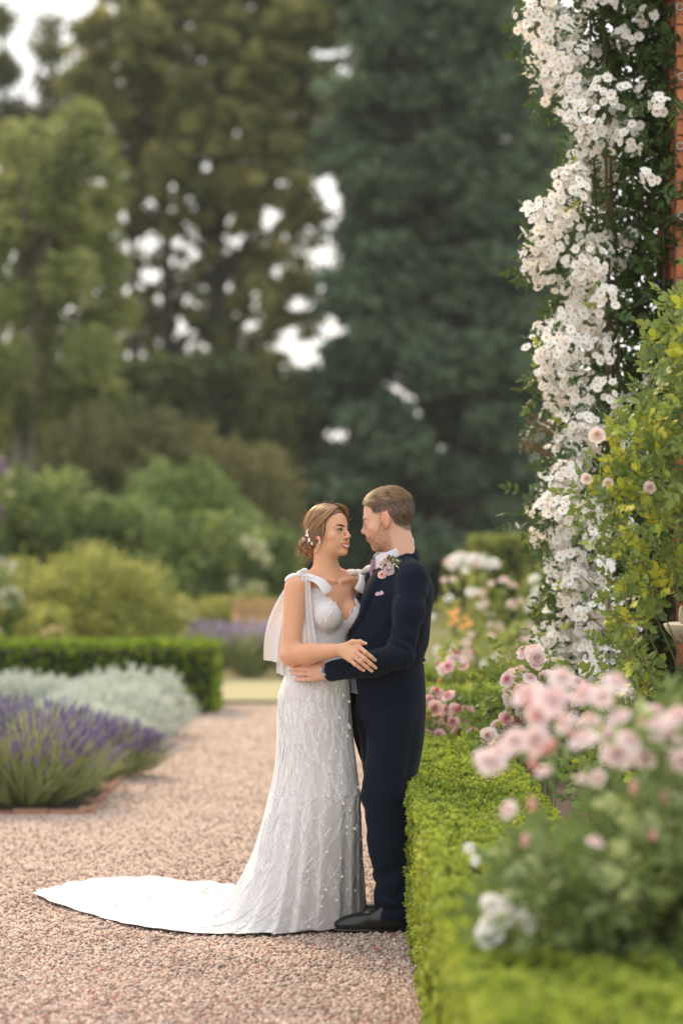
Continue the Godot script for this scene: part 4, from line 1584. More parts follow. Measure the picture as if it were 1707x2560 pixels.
func leaf_mesh(l: float, w: float, col := Color.WHITE, fold := 0.3) -> Buf:
	var b := Buf.new()
	b.leaf(Vector3.ZERO, Vector3(0, l, 0), Vector3(w, 0, 0), Vector3(0, 0, 1), col, fold)
	return b


# a twig along +Y with leaves round it
func sprig(n: int, length: float, l: float, w: float, spread := 0.9, col := Color.WHITE) -> Buf:
	var b := Buf.new()
	for k in n:
		var t := (k + 0.4) / n
		var a := k * 2.4 + rnd.randf() * 0.6
		var d := Vector3(cos(a) * spread, 0.7, sin(a) * spread).normalized()
		var side := d.cross(Vector3(sin(a * 3.0), 0.4, cos(a * 2.0))).normalized()
		var p := Vector3(0, t * length, 0)
		var sc := rnd.randf_range(0.75, 1.15)
		b.leaf(p, p + d * l * sc, side * w * sc, d.cross(side), col * rnd.randf_range(0.85, 1.12), 0.25)
	return b


# a rose leaf: five leaflets on a stalk along +Y
func rose_leaf(l: float, col: Color) -> Buf:
	var b := Buf.new()
	var droop := Vector3(0, 0, -0.25)
	for e in [[0.35, -1.0], [0.35, 1.0], [0.7, -1.0], [0.7, 1.0], [0.85, 0.0]]:
		var p := Vector3(0, l * e[0], -l * 0.08 * e[0])
		var d := (Vector3(e[1] * 0.85, 0.55, 0) + droop + rv(0.12)).normalized()
		var ll := l * (0.46 if e[1] == 0.0 else 0.36)
		var side := d.cross(Vector3(0, 0, 1) + rv(0.25)).normalized() * ll * 0.34
		b.leaf(p, p + d * ll, side, side.cross(d).normalized() * -1.0, col * rnd.randf_range(0.85, 1.15), 0.35)
	b.tube(PackedVector3Array([Vector3.ZERO, Vector3(0, l * 0.85, -l * 0.07)]), PackedFloat32Array([l * 0.012]), [col], 3)
	return b


# a loose ball of small leaves
func clump_mesh(n: int, r: float, l: float, w: float, flat := 1.0, hang := 0.0) -> Buf:
	var b := Buf.new()
	for k in n:
		var p := rv().normalized() * r * pow(rnd.randf(), 0.4)
		p.y *= flat
		var d := (rv() + Vector3(0, -hang, 0)).normalized()
		var side := d.cross(rv()).normalized() * w
		var base := b.v.size()
		var e := d * l
		var col := Color.WHITE * rnd.randf_range(0.8, 1.15)
		b.vert(p - side * 0.2, col)
		b.vert(p + e * 0.5 + side, col)
		b.vert(p + e, col)
		b.vert(p + e * 0.5 - side, col)
		b.quad(base, base + 1, base + 2, base + 3)
	return b


func upright(n: Vector3, s: float, jitter := 0.5) -> Basis:
	var y := (n + rv(jitter)).normalized()
	var x := y.cross(rv()).normalized()
	return Basis(x, y, x.cross(y)).scaled(Vector3.ONE * s)


func tones(a: Color, b: Color, n := 24) -> Array:
	var out := []
	for k in n:
		out.append(a.lerp(b, rnd.randf()) * rnd.randf_range(0.85, 1.15))
	return out


# pieces that can be told apart: the largest seen are parts, the rest one countless part
func pieces(called: String, rest: String, kinds: Array, m: Material, where: Array, parent: Node, most := 300) -> void:
	var eye := Vector3(0, 1.65, 10.4)
	var order := []
	for k in where.size():
		var p: Vector3 = parent.transform * where[k].origin
		var d := eye.distance_to(p)
		var off := absf(p.x / (10.4 - p.z)) > 0.15 or absf((p.y - 1.65) / (10.4 - p.z)) > 0.23
		var n: Vector3 = where[k].basis.z.normalized()
		order.append([d - 0.6 * n.dot((eye - p) / d) + (50.0 if off else 0.0), k])
	order.sort()
	var left := []
	for q in order.size():
		var k: int = order[q][1]
		if q < most:
			var o := part(called, kinds[k % kinds.size()], m, parent)
			o.transform = where[k]
		else:
			left.append(where[k])
	if left.size():
		scatter(rest, kinds[0], m, left, [Color.WHITE], parent)


# a clipped hedge: a dense dark body under a skin of small leafy twigs
func hedge(label: String, boxes: Array, per_m2: float, size: float, tint: Array, group: String, called := "box_hedge") -> Node3D:
	var c: Vector3 = boxes[0].get_center()
	c.y = 0.0
	var o := thing(called, label, "hedge", c, 0.0, group)
	var core := Buf.new()
	var where := []
	for bx in boxes:
		var lo: Vector3 = bx.position - c
		var sz: Vector3 = bx.size
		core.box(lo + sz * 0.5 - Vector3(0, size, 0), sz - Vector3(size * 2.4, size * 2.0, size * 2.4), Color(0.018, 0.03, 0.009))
		for face in [[Vector3(0, 1, 0), sz.x * sz.z], [Vector3(-1, 0, 0), sz.y * sz.z], [Vector3(1, 0, 0), sz.y * sz.z], [Vector3(0, 0, 1), sz.x * sz.y], [Vector3(0, 0, -1), sz.x * sz.y]]:
			var n: Vector3 = face[0]
			var many := int(face[1] * per_m2 * (0.5 if n.z < 0.0 else 1.0))
			for k in many:
				var p := lo + Vector3(rnd.randf(), rnd.randf(), rnd.randf()) * sz
				for ax in 3:
					if n[ax] > 0.5:
						p[ax] = lo[ax] + sz[ax]
					elif n[ax] < -0.5:
						p[ax] = lo[ax]
				var bump := noise.get_noise_3dv((p + c) * 4.5) * 0.025 + noise.get_noise_3dv((p + c) * 17.0) * 0.012
				p += n * (bump - size * 1.1 * rnd.randf_range(0.6, 1.5))
				where.append(Transform3D(upright(n + Vector3(0, 0.55, 0), rnd.randf_range(0.7, 1.3), 0.55), p))
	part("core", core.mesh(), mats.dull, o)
	for k in 3:
		var some := []
		for q in range(k, where.size(), 3):
			some.append(where[q])
		scatter("foliage", sprig(7, size * 1.1, size, size * 0.36).mesh(), mats.leaf, some, tint, o)
	return o


# a shrub from rounded masses of leaves [centre, radii, count]
func shrub(called: String, label: String, category: String, masses: Array, leaf: Array, tint: Array, group := "", out := 0.6, shell := 0.35) -> Node3D:
	var c: Vector3 = masses[0][0]
	c.y = 0.0
	var o := thing(called, label, category, c, 0.0, group)
	var stems := Buf.new()
	var where := []
	for e in masses:
		var m: Vector3 = e[0] - c
		var r: Vector3 = e[1]
		for k in int(e[2]):
			var d := rv().normalized()
			if d.y < -0.75:
				continue
			var rr := 1.0 - shell * pow(rnd.randf(), 1.6)
			rr *= 1.0 + 0.22 * noise.get_noise_3dv((c + m + d * r) * (1.1 / maxf(r.x, 0.25)))
			where.append(Transform3D(upright(d * out + Vector3(0, 0.3, 0), rnd.randf_range(0.7, 1.25), 0.7), m + d * r * rr))
		for k in 4:
			var foot: Vector3 = Vector3(m.x * 0.4, 0.0, m.z * 0.4) + rv(0.05) * Vector3(1, 0, 1)
			var e2 := m + rv(0.6) * r
			stems.tube(bezier3(foot, foot.lerp(e2, 0.3) + Vector3(0, 0.1 * e2.y, 0), foot.lerp(e2, 0.7), e2, 5), PackedFloat32Array([0.02 * r.x + 0.004, 0.004]), [Color(0.1, 0.08, 0.05)], 5)
	part("stems", stems.mesh(), mats.bark, o)
	for k in leaf.size():
		var some := []
		for q in range(k, where.size(), leaf.size()):
			some.append(where[q])
		scatter("foliage", leaf[k], mats.leaf, some, tint, o)
	return o


func limb(b: Buf, a: Vector3, e: Vector3, r: float, col: Color, bend := 0.1) -> void:
	var l := a.distance_to(e)
	var j := rv(bend * l)
	b.tube(bezier3(a, a.lerp(e, 0.35) + j, a.lerp(e, 0.7) + j * 0.6, e, 8), PackedFloat32Array([r, r * 0.92, r * 0.85, r * 0.78, r * 0.7, r * 0.62, r * 0.54, r * 0.46, r * 0.35]), [col], 8)


# a tree: trunk, limbs, and leaf clumps gathered in masses [bearing, height bearing, radius in the same measure, how many]
func tree(called: String, label: String, d: float, trunks: Array, masses: Array, clumps: Array, tint: Array, bark: Color, group := "") -> Node3D:
	var k := d / 5712.0
	var foot: Vector3 = spot(trunks[0][0], 0, d)
	foot.y = 0.0
	var o := thing(called, label, "tree", foot, 0.0, group)
	var tops := []
	for t in trunks:
		var b := Buf.new()
		var a := spot(t[0], 0, d) - foot
		a.y = -0.1
		var e := spot(t[1], t[2], d) - foot
		b.tube(bezier3(a, a.lerp(e, 0.33) + rv(0.15), a.lerp(e, 0.66) + rv(0.25), e, 12), PackedFloat32Array([t[3] * 1.35, t[3], t[3] * 0.92, t[3] * 0.86, t[3] * 0.8, t[3] * 0.74, t[3] * 0.68, t[3] * 0.6, t[3] * 0.52, t[3] * 0.44, t[3] * 0.36, t[3] * 0.28, t[3] * 0.18]), [bark], 10)
		part("trunk", b.mesh(), mats.bark, o)
		tops.append([a, e, t[3]])
	var where := []
	for m in masses:
		var c := spot(m[0], m[1], d) - foot
		c.z = rnd.randf_range(-1.2, 1.2)
		var r: float = m[2] * k
		var t: Array = tops[rnd.randi() % tops.size()]
		var h := clampf((c.y - r) / maxf(t[1].y, 0.1), 0.2, 0.95)
		var lb := Buf.new()
		limb(lb, (t[0] as Vector3).lerp(t[1], h * 0.85), c, t[2] * 0.3, bark)
		for q in 3:
			limb(lb, c.lerp((t[0] as Vector3).lerp(t[1], h * 0.85), 0.3), c + rv(0.7) * r, t[2] * 0.12, bark)
		part("limb", lb.mesh(), mats.bark, o)
		for q in int(m[3]):
			var dd := rv().normalized()
			var p := c + dd * Vector3(1, 0.8, 1) * r * pow(rnd.randf(), 0.45)
			where.append(Transform3D(Basis(Vector3.UP, rnd.randf() * TAU).scaled(Vector3.ONE * rnd.randf_range(0.7, 1.3)), p))
	for q in clumps.size():
		var some := []
		for w in range(q, where.size(), clumps.size()):
			some.append(where[w])
		scatter("crown", clumps[q], mats.leaf, some, tint, o)
	return o


func flat(called: String, lo: Vector2, hi: Vector2, y: float, m: Material, kind := "structure") -> MeshInstance3D:
	var b := Buf.new()
	b.quad(b.vert(Vector3(lo.x, y, lo.y)), b.vert(Vector3(hi.x, y, lo.y)), b.vert(Vector3(hi.x, y, hi.y)), b.vert(Vector3(lo.x, y, hi.y)))
	var o := part(called, b.mesh(), m)
	o.set_meta("kind", kind)
	return o


func earth(key: String, a: Color, b: Color, freq: float, scale: float, bump := 0.0) -> StandardMaterial3D:
	var m := mat(key, 0.95)
	var g := Gradient.new()
	g.set_color(0, a.linear_to_srgb())
	g.set_color(1, b.linear_to_srgb())
	var t := grain(key, freq, 5)
	t.color_ramp = g
	m.albedo_texture = t
	m.uv1_triplanar = true
	m.uv1_world_triplanar = true
	m.uv1_scale = Vector3.ONE * scale
	if bump > 0.0:
		m.heightmap_enabled = true
		m.heightmap_texture = grain(key + "b", freq * 2.0, 4)
		m.heightmap_scale = bump
	return m


func grounds() -> void:
	tag(flat("ground", Vector2(-250, -380), Vector2(250, 30), -0.02, earth("turf", Color(0.09, 0.1, 0.035), Color(0.2, 0.18, 0.08), 0.02, 0.4)), "rough grass ground under the trees and far lawns", "ground")
	tag(flat("gravel_path", Vector2(-9, -13.5), Vector2(6, 14), 0.0, earth("grit", Color(0.36, 0.27, 0.22), Color(0.60, 0.49, 0.42), 0.05, 1.6, 0.6)), "pale pink gravel path between the flower beds", "path")
	tag(flat("lawn", Vector2(-12, -17.0), Vector2(9, -13.5), 0.03, earth("lawn", Color(0.28, 0.26, 0.15), Color(0.40, 0.36, 0.22), 0.03, 0.7)), "strip of dry mown lawn beyond the gravel path", "lawn")
	var edge := Buf.new()
	edge.box(Vector3(-1.5, 0.015, -13.5), Vector3(21, 0.034, 0.03), Color(0.06, 0.09, 0.02))
	tag(part("lawn_edge", edge.mesh(), mats.dull), "dark cut edge of the lawn along the gravel", "lawn edge", "", "structure")
	tag(flat("flower_bed", Vector2(-8, -13.2), Vector2(-1.5, -4.22), 0.02, earth("soil", Color(0.035, 0.024, 0.016), Color(0.09, 0.06, 0.04), 0.05, 1.4, 1.0)), "dark soil of the bed under the lavender", "flower bed")
	tag(flat("flower_bed", Vector2(0.6, -12), Vector2(5, 5.0), 0.02, mats.soil), "dark soil of the rose bed right of the path", "flower bed")
	# loose stones
	var tint := []
	for k in 60:
		var t := rnd.randf()
		var c := Color(0.62, 0.485, 0.42)
		if t < 0.2:
			c = Color(0.38, 0.21, 0.165)
		elif t < 0.32:
			c = Color(0.22, 0.18, 0.16)
		elif t < 0.5:
			c = Color(0.66, 0.56, 0.5)
		elif t < 0.65:
			c = Color(0.50, 0.365, 0.31)
		tint.append(c * rnd.randf_range(0.8, 1.15))
	for v in 3:
		var st := Buf.new()
		st.ball(Vector3.ZERO, Vector3(1, 0.6, 0.8), Color.WHITE, Basis.IDENTITY, 4, 6)
		for q in st.v.size():
			st.v[q] *= 1.0 + 0.28 * noise.get_noise_3dv(st.v[q] * 1.3 + Vector3(v * 9, 0, 0))
		var where := []
		var hue := []
		for k in 44000:
			var d := 7.9 + 17.0 * pow(rnd.randf(), 1.9)
			var x := rnd.randf_range(-0.2 * d - 0.1, 0.36)
			if d > 14.54 and x < -1.46:
				continue
			var s := 0.003 + 0.0072 * pow(rnd.randf(), 2.2)
			where.append(Transform3D(Basis.from_euler(Vector3(rnd.randf_range(-0.6, 0.6), rnd.randf() * TAU, rnd.randf_range(-0.6, 0.6))).scaled(Vector3.ONE * s), Vector3(x, s * 0.35, 10.4 - d)))
			hue.append(tint[rnd.randi() % tint.size()] * (1.0 + 0.16 * noise.get_noise_2d(x * 1.3, d * 0.9) + 0.1 * noise.get_noise_2d(x * 6.0, d * 4.0)))
		var o := scatter("gravel", st.mesh(), mats.stone, where, hue)
		tag(o, "loose pink and tan gravel stones on the path", "gravel", "", "stuff")


func litter() -> void:
	var b := leaf_mesh(0.022, 0.007)
	var where := []
	for k in 90:
		var d := 8.2 + 10.0 * pow(rnd.randf(), 1.4)
		var x := rnd.randf_range(-0.16 * d, 0.27)
		if d > 13.8 and x < -1.4:
			continue
		if rnd.randf() < 0.4:
			x = 0.27 - 0.3 * pow(rnd.randf(), 2.0)
		where.append(Transform3D(Basis.from_euler(Vector3(-PI / 2 + rnd.randf_range(-0.4, 0.4), rnd.randf() * TAU, 0)).scaled(Vector3.ONE * rnd.randf_range(0.5, 1.2)), Vector3(x, 0.013, 10.4 - d)))
	var o := scatter("fallen_leaves", b.mesh(), mats.leaf, where, tones(Color(0.22, 0.13, 0.06), Color(0.3, 0.3, 0.1), 12) + tones(Color(0.6, 0.35, 0.38), Color(0.75, 0.62, 0.6), 8))
	tag(o, "small dry leaves and petals blown over the gravel path", "leaf litter", "", "stuff")


func left_bed() -> void:
	# brick edging along the front and the side of the bed
	var ed := thing("brick_edging", "row of red bricks edging the lavender bed", "edging", Vector3(-1.5, 0, -4.2))
	var kinds := []
	for k in 4:
		var b := Buf.new()
		b.box(Vector3(0, -0.012, 0), Vector3(0.208, 0.064, 0.098), Color(0.34, 0.18, 0.125) * rnd.randf_range(0.75, 1.15))
		kinds.append(b.mesh())
	for k in 14:
		var o := part("brick", kinds[k % 4], mats.stone, ed)
		o.position = Vector3(-0.1 - 0.218 * k, rnd.randf_range(-0.006, 0.004), rnd.randf_range(-0.006, 0.006))
	for k in 42:
		var o := part("brick", kinds[(k * 3) % 4], mats.stone, ed)
		o.position = Vector3(rnd.randf_range(-0.006, 0.006), rnd.randf_range(-0.006, 0.004), -0.12 - 0.218 * k)
		o.rotation.y = PI / 2 + rnd.randf_range(-0.02, 0.02)
	# lavender
	var stem := Buf.new()
	for s in [-1.0, 1.0]:
		var base := stem.v.size()
		for q in 5:
			var t := q / 4.0
			stem.vert(Vector3(0.06 * t * t * s, t, 0) + Vector3(-0.0032, 0, 0) * (1.3 - t), Color.WHITE)
			stem.vert(Vector3(0.06 * t * t * s, t, 0) + Vector3(0.0032, 0, 0) * (1.3 - t), Color.WHITE)
		for q in 4:
			stem.quad(base + q * 2, base + q * 2 + 1, base + q * 2 + 3, base + q * 2 + 2)
	var tuft := sprig(9, 0.16, 0.05, 0.0032, 0.5)
	var spike := Buf.new()
	for q in 6:
		spike.ball(Vector3(0, 0.004 + q * 0.0085, 0), Vector3(0.0058, 0.0052, 0.0058) * (1.0 - 0.09 * q), Color.WHITE * rnd.randf_range(0.8, 1.2), Basis.IDENTITY, 3, 5)
	var meshes := [stem.mesh(), tuft.mesh(), spike.mesh()]
	var where_is := [
		["lavender in full purple bloom at the front corner of the bed, by the brick edging", -1.9, -4.62, 0.56, 1.0], ["lavender second from the bed's front corner, purple spikes above grey-green stems", -2.38, -4.7, 0.58, 1.0],
		["lavender at the left edge of the picture, front row of the bed", -2.88, -4.66, 0.55, 0.9], ["lavender behind the front corner plant, next to the silver santolina", -1.9, -5.4, 0.56, 1.0],
		["lavender in the second row behind the middle of the front row", -2.45, -5.5, 0.58, 1.0], ["lavender in the second row at the left edge of the picture", -3.05, -5.5, 0.57, 1.0],
		["small low lavender spilling over the path edge beside the santolina", -1.55, -6.4, 0.36, 0.7], ["lavender in the third row, half hidden, touching the santolina", -2.4, -6.2, 0.54, 0.9]]
	for e in where_is:
		var o := thing("lavender_bush", e[0], "lavender", Vector3(e[1], 0.02, e[2]), 0.0, "lavender plants in the left bed")
		var w := [[], [], []]
		for k in int(1300 * e[4]):
			var a := rnd.randf() * TAU
			var lean := 0.95 * sqrt(rnd.randf())
			if k % 3 == 0:
				lean += rnd.randf_range(0.1, 0.9)
			var out := Vector3(cos(a), 0, sin(a))
			var dir := (Vector3.UP + out * lean).normalized()
			var l: float = e[3] * rnd.randf_range(0.78, 1.12) * (1.0 - 0.18 * lean)
			var x := dir.cross(out + rv(0.4)).normalized()
			var bs := Basis(x, dir, x.cross(dir))
			var foot: Vector3 = out * 0.16 * lean * e[4] + rv(0.03) * Vector3(1, 0, 1)
			w[0].append(Transform3D(Basis(x * 1.0, dir * l, x.cross(dir)), foot))
			if k % 8 < 7 and lean < 1.35:
				w[2].append(Transform3D(bs.scaled(Vector3.ONE * rnd.randf_range(0.8, 1.35)), foot + dir * l * 0.97))
			if k % 2 == 0:
				w[1].append(Transform3D(bs.scaled(Vector3.ONE * rnd.randf_range(0.8, 1.3)), foot + dir * l * rnd.randf_range(0.05, 0.5)))
		scatter("stems", meshes[0], mats.leaf, w[0], tones(Color(0.30, 0.36, 0.14), Color(0.5, 0.54, 0.26)), o)
		scatter("foliage", meshes[1], mats.leaf, w[1], tones(Color(0.16, 0.22, 0.1), Color(0.32, 0.38, 0.2)), o)
		scatter("flower_spikes", meshes[2], mats.petal, w[2], tones(Color(0.11, 0.065, 0.25), Color(0.33, 0.25, 0.5)), o)
	# silver santolina
	var silver := [sprig(12, 0.07, 0.035, 0.0045, 0.8).mesh(), sprig(10, 0.09, 0.03, 0.004, 0.7).mesh()]
	var st := tones(Color(0.46, 0.53, 0.46), Color(0.68, 0.73, 0.66))
	var names := ["at the path corner of the silver drift", "second from the path in the front of the silver drift", "in the middle front of the silver drift", "at the left front of the silver drift",
		"at the path, back of the silver drift below the hedge end", "second from the path along the hedge foot", "in the middle along the hedge foot", "at the left edge along the hedge foot", "leaning over the gravel halfway along the drift"]
	var pos := [[-1.95, -7.5, 0.37], [-2.7, -7.2, 0.38], [-3.4, -7.4, 0.37], [-4.1, -7.2, 0.38], [-1.78, -9.7, 0.47], [-2.6, -9.8, 0.47], [-3.45, -9.7, 0.44], [-4.3, -9.8, 0.47], [-1.85, -8.6, 0.43]]
	for k in 9:
		var h: float = pos[k][2]
		shrub("silver_santolina", "silver grey santolina cushion " + names[k], "santolina", [[Vector3(pos[k][0], h * 0.42, pos[k][1]), Vector3(0.52, h * 0.58, 0.55), 2600]], silver, st, "silver santolina cushions in the left bed", 0.9, 0.3)
	hedge("low dark green clipped box hedge behind the silver plants, ending at the path", [AABB(Vector3(-7.0, 0, -13.1), Vector3(5.86, 0.63, 0.95))], 520.0, 0.032, tones(Color(0.10, 0.18, 0.015), Color(0.32, 0.42, 0.03)), "")


func right_bed() -> void:
	var lime := tones(Color(0.17, 0.26, 0.03), Color(0.5, 0.57, 0.085))
	hedge("bright green knee-high box hedge beside the groom, turning right in front of the roses", [AABB(Vector3(0.285, 0, -2.3), Vector3(0.5, 0.615, 7.1)), AABB(Vector3(0.285, 0, 4.8), Vector3(2.6, 0.615, 0.75))], 3600.0, 0.0135, lime, "")
	hedge("low box hedge across the rose bed, the nearer of two", [AABB(Vector3(0.5, 0, -6.7), Vector3(1.9, 0.6, 0.62))], 700.0, 0.026, lime, "low hedges across the rose bed")
	hedge("low box hedge across the rose bed, the farther of two", [AABB(Vector3(0.5, 0, -8.9), Vector3(2.2, 0.62, 0.75))], 600.0, 0.028, lime, "low hedges across the rose bed")

	# the pink bush close to the camera
	var lf := []
	for k in 4:
		lf.append(rose_leaf(0.085, Color(0.17, 0.24, 0.08).lerp(Color(0.42, 0.5, 0.24), k / 3.0)).mesh())
	var pk := thing("pink_rose_bush", "large bush of pale pink double roses nearest the camera, above the corner of the hedge", "rose bush", Vector3(0.95, 0, 4.0))
	var cn := Buf.new()
	var lw := []
	for k in 120:
		var e := Vector3(rnd.randf_range(-0.55, 0.7), rnd.randf_range(0.7, 1.25), rnd.randf_range(-0.7, 0.6))
		if rnd.randf() < 0.35:
			e = Vector3(rnd.randf_range(-0.6, 0.0), rnd.randf_range(0.5, 0.85), rnd.randf_range(-0.5, 0.55))
		var foot := Vector3(rnd.randf_range(-0.1, 0.2), 0, rnd.randf_range(-0.25, 0.2))
		var path := bezier3(foot, foot + Vector3(0, e.y * 0.5, 0), e + Vector3(-e.x * 0.3, 0.05, 0), e, 9)
		cn.tube(path, PackedFloat32Array([0.006, 0.0055, 0.005, 0.0045, 0.004, 0.0035, 0.003, 0.0026, 0.0022, 0.002]), [Color(0.12, 0.13, 0.05)], 5)
		for q in 26:
			var t := rnd.randf_range(0.25, 1.0)
			var p: Vector3 = path[int(t * 9)] + rv(0.05)
			lw.append(Transform3D(upright(Vector3(p.x, 0.35, p.z), rnd.randf_range(0.75, 1.3), 0.8), p))
	part("canes", cn.mesh(), mats.bark, pk)
	pieces("leaf_spray", "foliage", lf, mats.leaf, lw, pk, 120)
	var rk := []
	for k in 5:
		rk.append(rose_buf(0.045, Color(0.86, 0.66, 0.67).lerp(Color(0.87, 0.74, 0.71), rnd.randf()), Color(0.87, 0.70, 0.71).lerp(Color(0.88, 0.80, 0.78), rnd.randf()), 5).mesh())
	var list := [[1145, 1730], [1235, 1640], [1300, 1662], [1345, 1600], [1290, 1602], [1422, 1650], [1400, 1692], [1440, 1704], [1492, 1712], [1530, 1690], [1508, 1668], [1560, 1702], [1410, 1572], [1335, 1792], [1372, 1786], [1248, 1774], [1546, 1836], [1168, 1862], [1365, 1936], [1212, 1598], [1180, 1704], [1352, 1660], [1476, 1742], [1258, 1612], [1122, 1752], [1568, 1745], [1340, 1705], [1500, 1640], [1560, 1650], [1415, 1735], [1230, 1700], [1380, 1600], [1290, 1560]]
	var q := 0
	for e in list:
		var d := 5.7 + 0.55 * fposmod(q * 0.618, 1.0)
		var o := part("rose", rk[q % 5], mats.petal, pk)
		o.transform = Transform3D(facing(Vector3(rnd.randf_range(-1.0, 0.8), rnd.randf_range(0.0, 2.6), 0.8), rnd.randf() * 6.0).scaled(Vector3.ONE * (0.62 + 0.4 * rnd.randf()) * (0.6 if e[1] > 1765 else 1.0)), spot(e[0], e[1], d) - pk.position)
		q += 1
	for k in 12:
		var bud := Buf.new()
		bud.ball(Vector3.ZERO, Vector3(0.011, 0.017, 0.011), Color(0.78, 0.45, 0.42), Basis.IDENTITY, 5, 7)
		var o := part("rosebud", bud.mesh(), mats.petal, pk)
		o.position = spot(rnd.randf_range(1180, 1560), rnd.randf_range(1600, 1960), 5.9) - pk.position
	var ww := thing("white_rose_bush", "low white roses hanging over the near hedge corner", "rose bush", Vector3(0.55, 0, 4.2))
	var wr := rose_buf(0.034, Color(0.84, 0.83, 0.76), Color(0.88, 0.88, 0.86), 4).mesh()
	var wl := []
	for k in 160:
		var p := Vector3(rnd.randf_range(-0.2, 0.15), 0, rnd.randf_range(-0.15, 0.15))
		p.y = 0.62 + rnd.randf_range(-0.1, 0.12) - p.x * 0.2
		wl.append(Transform3D(upright(Vector3(0, 0.6, 0.4), rnd.randf_range(0.6, 1.0), 0.8), p))
	pieces("leaf_spray", "foliage", lf, mats.leaf, wl, ww, 40)
	var wc := Buf.new()
	for k in 5:
		var e := Vector3(-0.2 + 0.07 * k, 0.72, 0.02 * k)
		wc.tube(bezier3(Vector3(0.1, 0, -0.1), Vector3(0.1, 0.4, -0.1), e + Vector3(0.05, 0, 0), e, 8), PackedFloat32Array([0.005, 0.003]), [Color(0.12, 0.13, 0.05)], 5)
	part("canes", wc.mesh(), mats.bark, ww)
	for e in [[1108, 2142], [1140, 2146], [1122, 2124], [1128, 2076], [1160, 2078], [1192, 2086], [1150, 2112], [1078, 1948], [1092, 1976], [1118, 2154], [1172, 2104], [1210, 2120]]:
		var o := part("rose", wr, mats.petal, ww)
		o.transform = Transform3D(facing(Vector3(rnd.randf_range(-0.7, 0.3), rnd.randf_range(0.2, 0.9), 1.0)).scaled(Vector3.ONE * (0.5 if e[1] < 2000 else rnd.randf_range(0.6, 0.9))), spot(e[0], e[1], 6.1 if e[1] > 2000 else 6.9) - ww.position)

	# pink roses just behind the end of the hedge
	var deep := []
	for k in 5:
		deep.append(rose_buf(0.04, Color(0.80, 0.36, 0.40).lerp(Color(0.84, 0.48, 0.49), rnd.randf()), Color(0.86, 0.58, 0.62).lerp(Color(0.87, 0.74, 0.74), rnd.randf()), 5).mesh())
	var fresh := []
	for k in 4:
		fresh.append(rose_leaf(0.075, Color(0.15, 0.23, 0.05).lerp(Color(0.36, 0.43, 0.07), k / 3.0)).mesh())
	var groups := [
		["deep pink double roses clustered just right of the groom's coat", Vector3(0.5, 0, -2.7), 12.7, [[1000, 1592], [985, 1610], [1020, 1630], [1004, 1650], [1045, 1632], [1070, 1638], [990, 1672], [1018, 1672], [1052, 1682], [1040, 1656], [978, 1640], [980, 1690], [1010, 1690], [1090, 1690], [1030, 1600], [1000, 1625], [1062, 1660]], 300, 0.36],
		["tall spray of pale pink roses above the low hedges", Vector3(0.62, 0, -3.4), 13.6, [[1030, 1530], [1043, 1518], [1018, 1542], [1062, 1522]], 36, 0.12],
		["pale pink roses on long stems at the foot of the white rambler", Vector3(0.95, 0, -1.0), 11.4, [[1228, 1512], [1205, 1500], [1180, 1555], [1165, 1562], [1195, 1545], [1250, 1560], [1160, 1650], [1140, 1670], [1175, 1630], [1120, 1690], [1130, 1712], [1150, 1705], [1185, 1660], [1205, 1625], [1260, 1600], [1290, 1580], [1110, 1730], [1160, 1725], [1095, 1745], [1230, 1590], [1320, 1570], [1300, 1610], [1225, 1498], [1190, 1590], [1170, 1605], [1215, 1560]], 420, 0.36]]
	var g := 0
	for e in groups:
		var o := thing("pink_rose_bush", e[0], "rose bush", e[1], 0.0, "")
		var cb := Buf.new()
		var where := []
		for f in e[3]:
			var p := spot(f[0], f[1], e[2] + rnd.randf_range(-0.2, 0.2)) - o.position
			var ro := part("rose", (rk if g and rnd.randf() < 0.75 else deep)[rnd.randi() % 5], mats.petal, o)
			ro.transform = Transform3D(facing(Vector3(rnd.randf_range(-1.0, 0.8), rnd.randf_range(-0.1, 1.4), 0.9), rnd.randf() * 6.0).scaled(Vector3.ONE * rnd.randf_range(0.85, 1.3)), p)
			cb.tube(bezier3(Vector3(rnd.randf_range(-0.05, 0.05), 0, -0.05), Vector3(0, p.y * 0.5, 0), p + Vector3(-p.x * 0.3, -0.1, -0.03), p - Vector3(0, 0, 0.02), 8), PackedFloat32Array([0.005, 0.003, 0.002]), [Color(0.12, 0.12, 0.04)], 5)
		for k in int(e[4]):
			var f: Array = e[3][rnd.randi() % e[3].size()]
			var p := spot(f[0], f[1], e[2]) - o.position + rv(1.0) * Vector3(e[5] * 0.5, 0.1, 0.2) - Vector3(0, 0.05, 0.06)
			p.y = minf(p.y, 1.1) - (e[5] * pow(rnd.randf(), 1.5) if rnd.randf() < 0.6 else 0.0)
			where.append(Transform3D(upright(Vector3(0, 0.5, 0.5), rnd.randf_range(0.6, 1.2), 0.8), p))
		part("canes", cb.mesh(), mats.bark, o)
		pieces("leaf_spray", "foliage", fresh, mats.leaf, where, o, 80)
		for k in 8:
			var f: Array = e[3][rnd.randi() % e[3].size()]
			var bud := Buf.new()
			bud.ball(Vector3.ZERO, Vector3(0.009, 0.014, 0.009), Color(0.68, 0.24, 0.2), Basis.IDENTITY, 5, 7)
			var bo := part("rosebud", bud.mesh(), mats.petal, o)
			bo.position = spot(f[0] + rnd.randf_range(-30, 30), f[1] - rnd.randf_range(5, 30), e[2]) - o.position
		g += 1


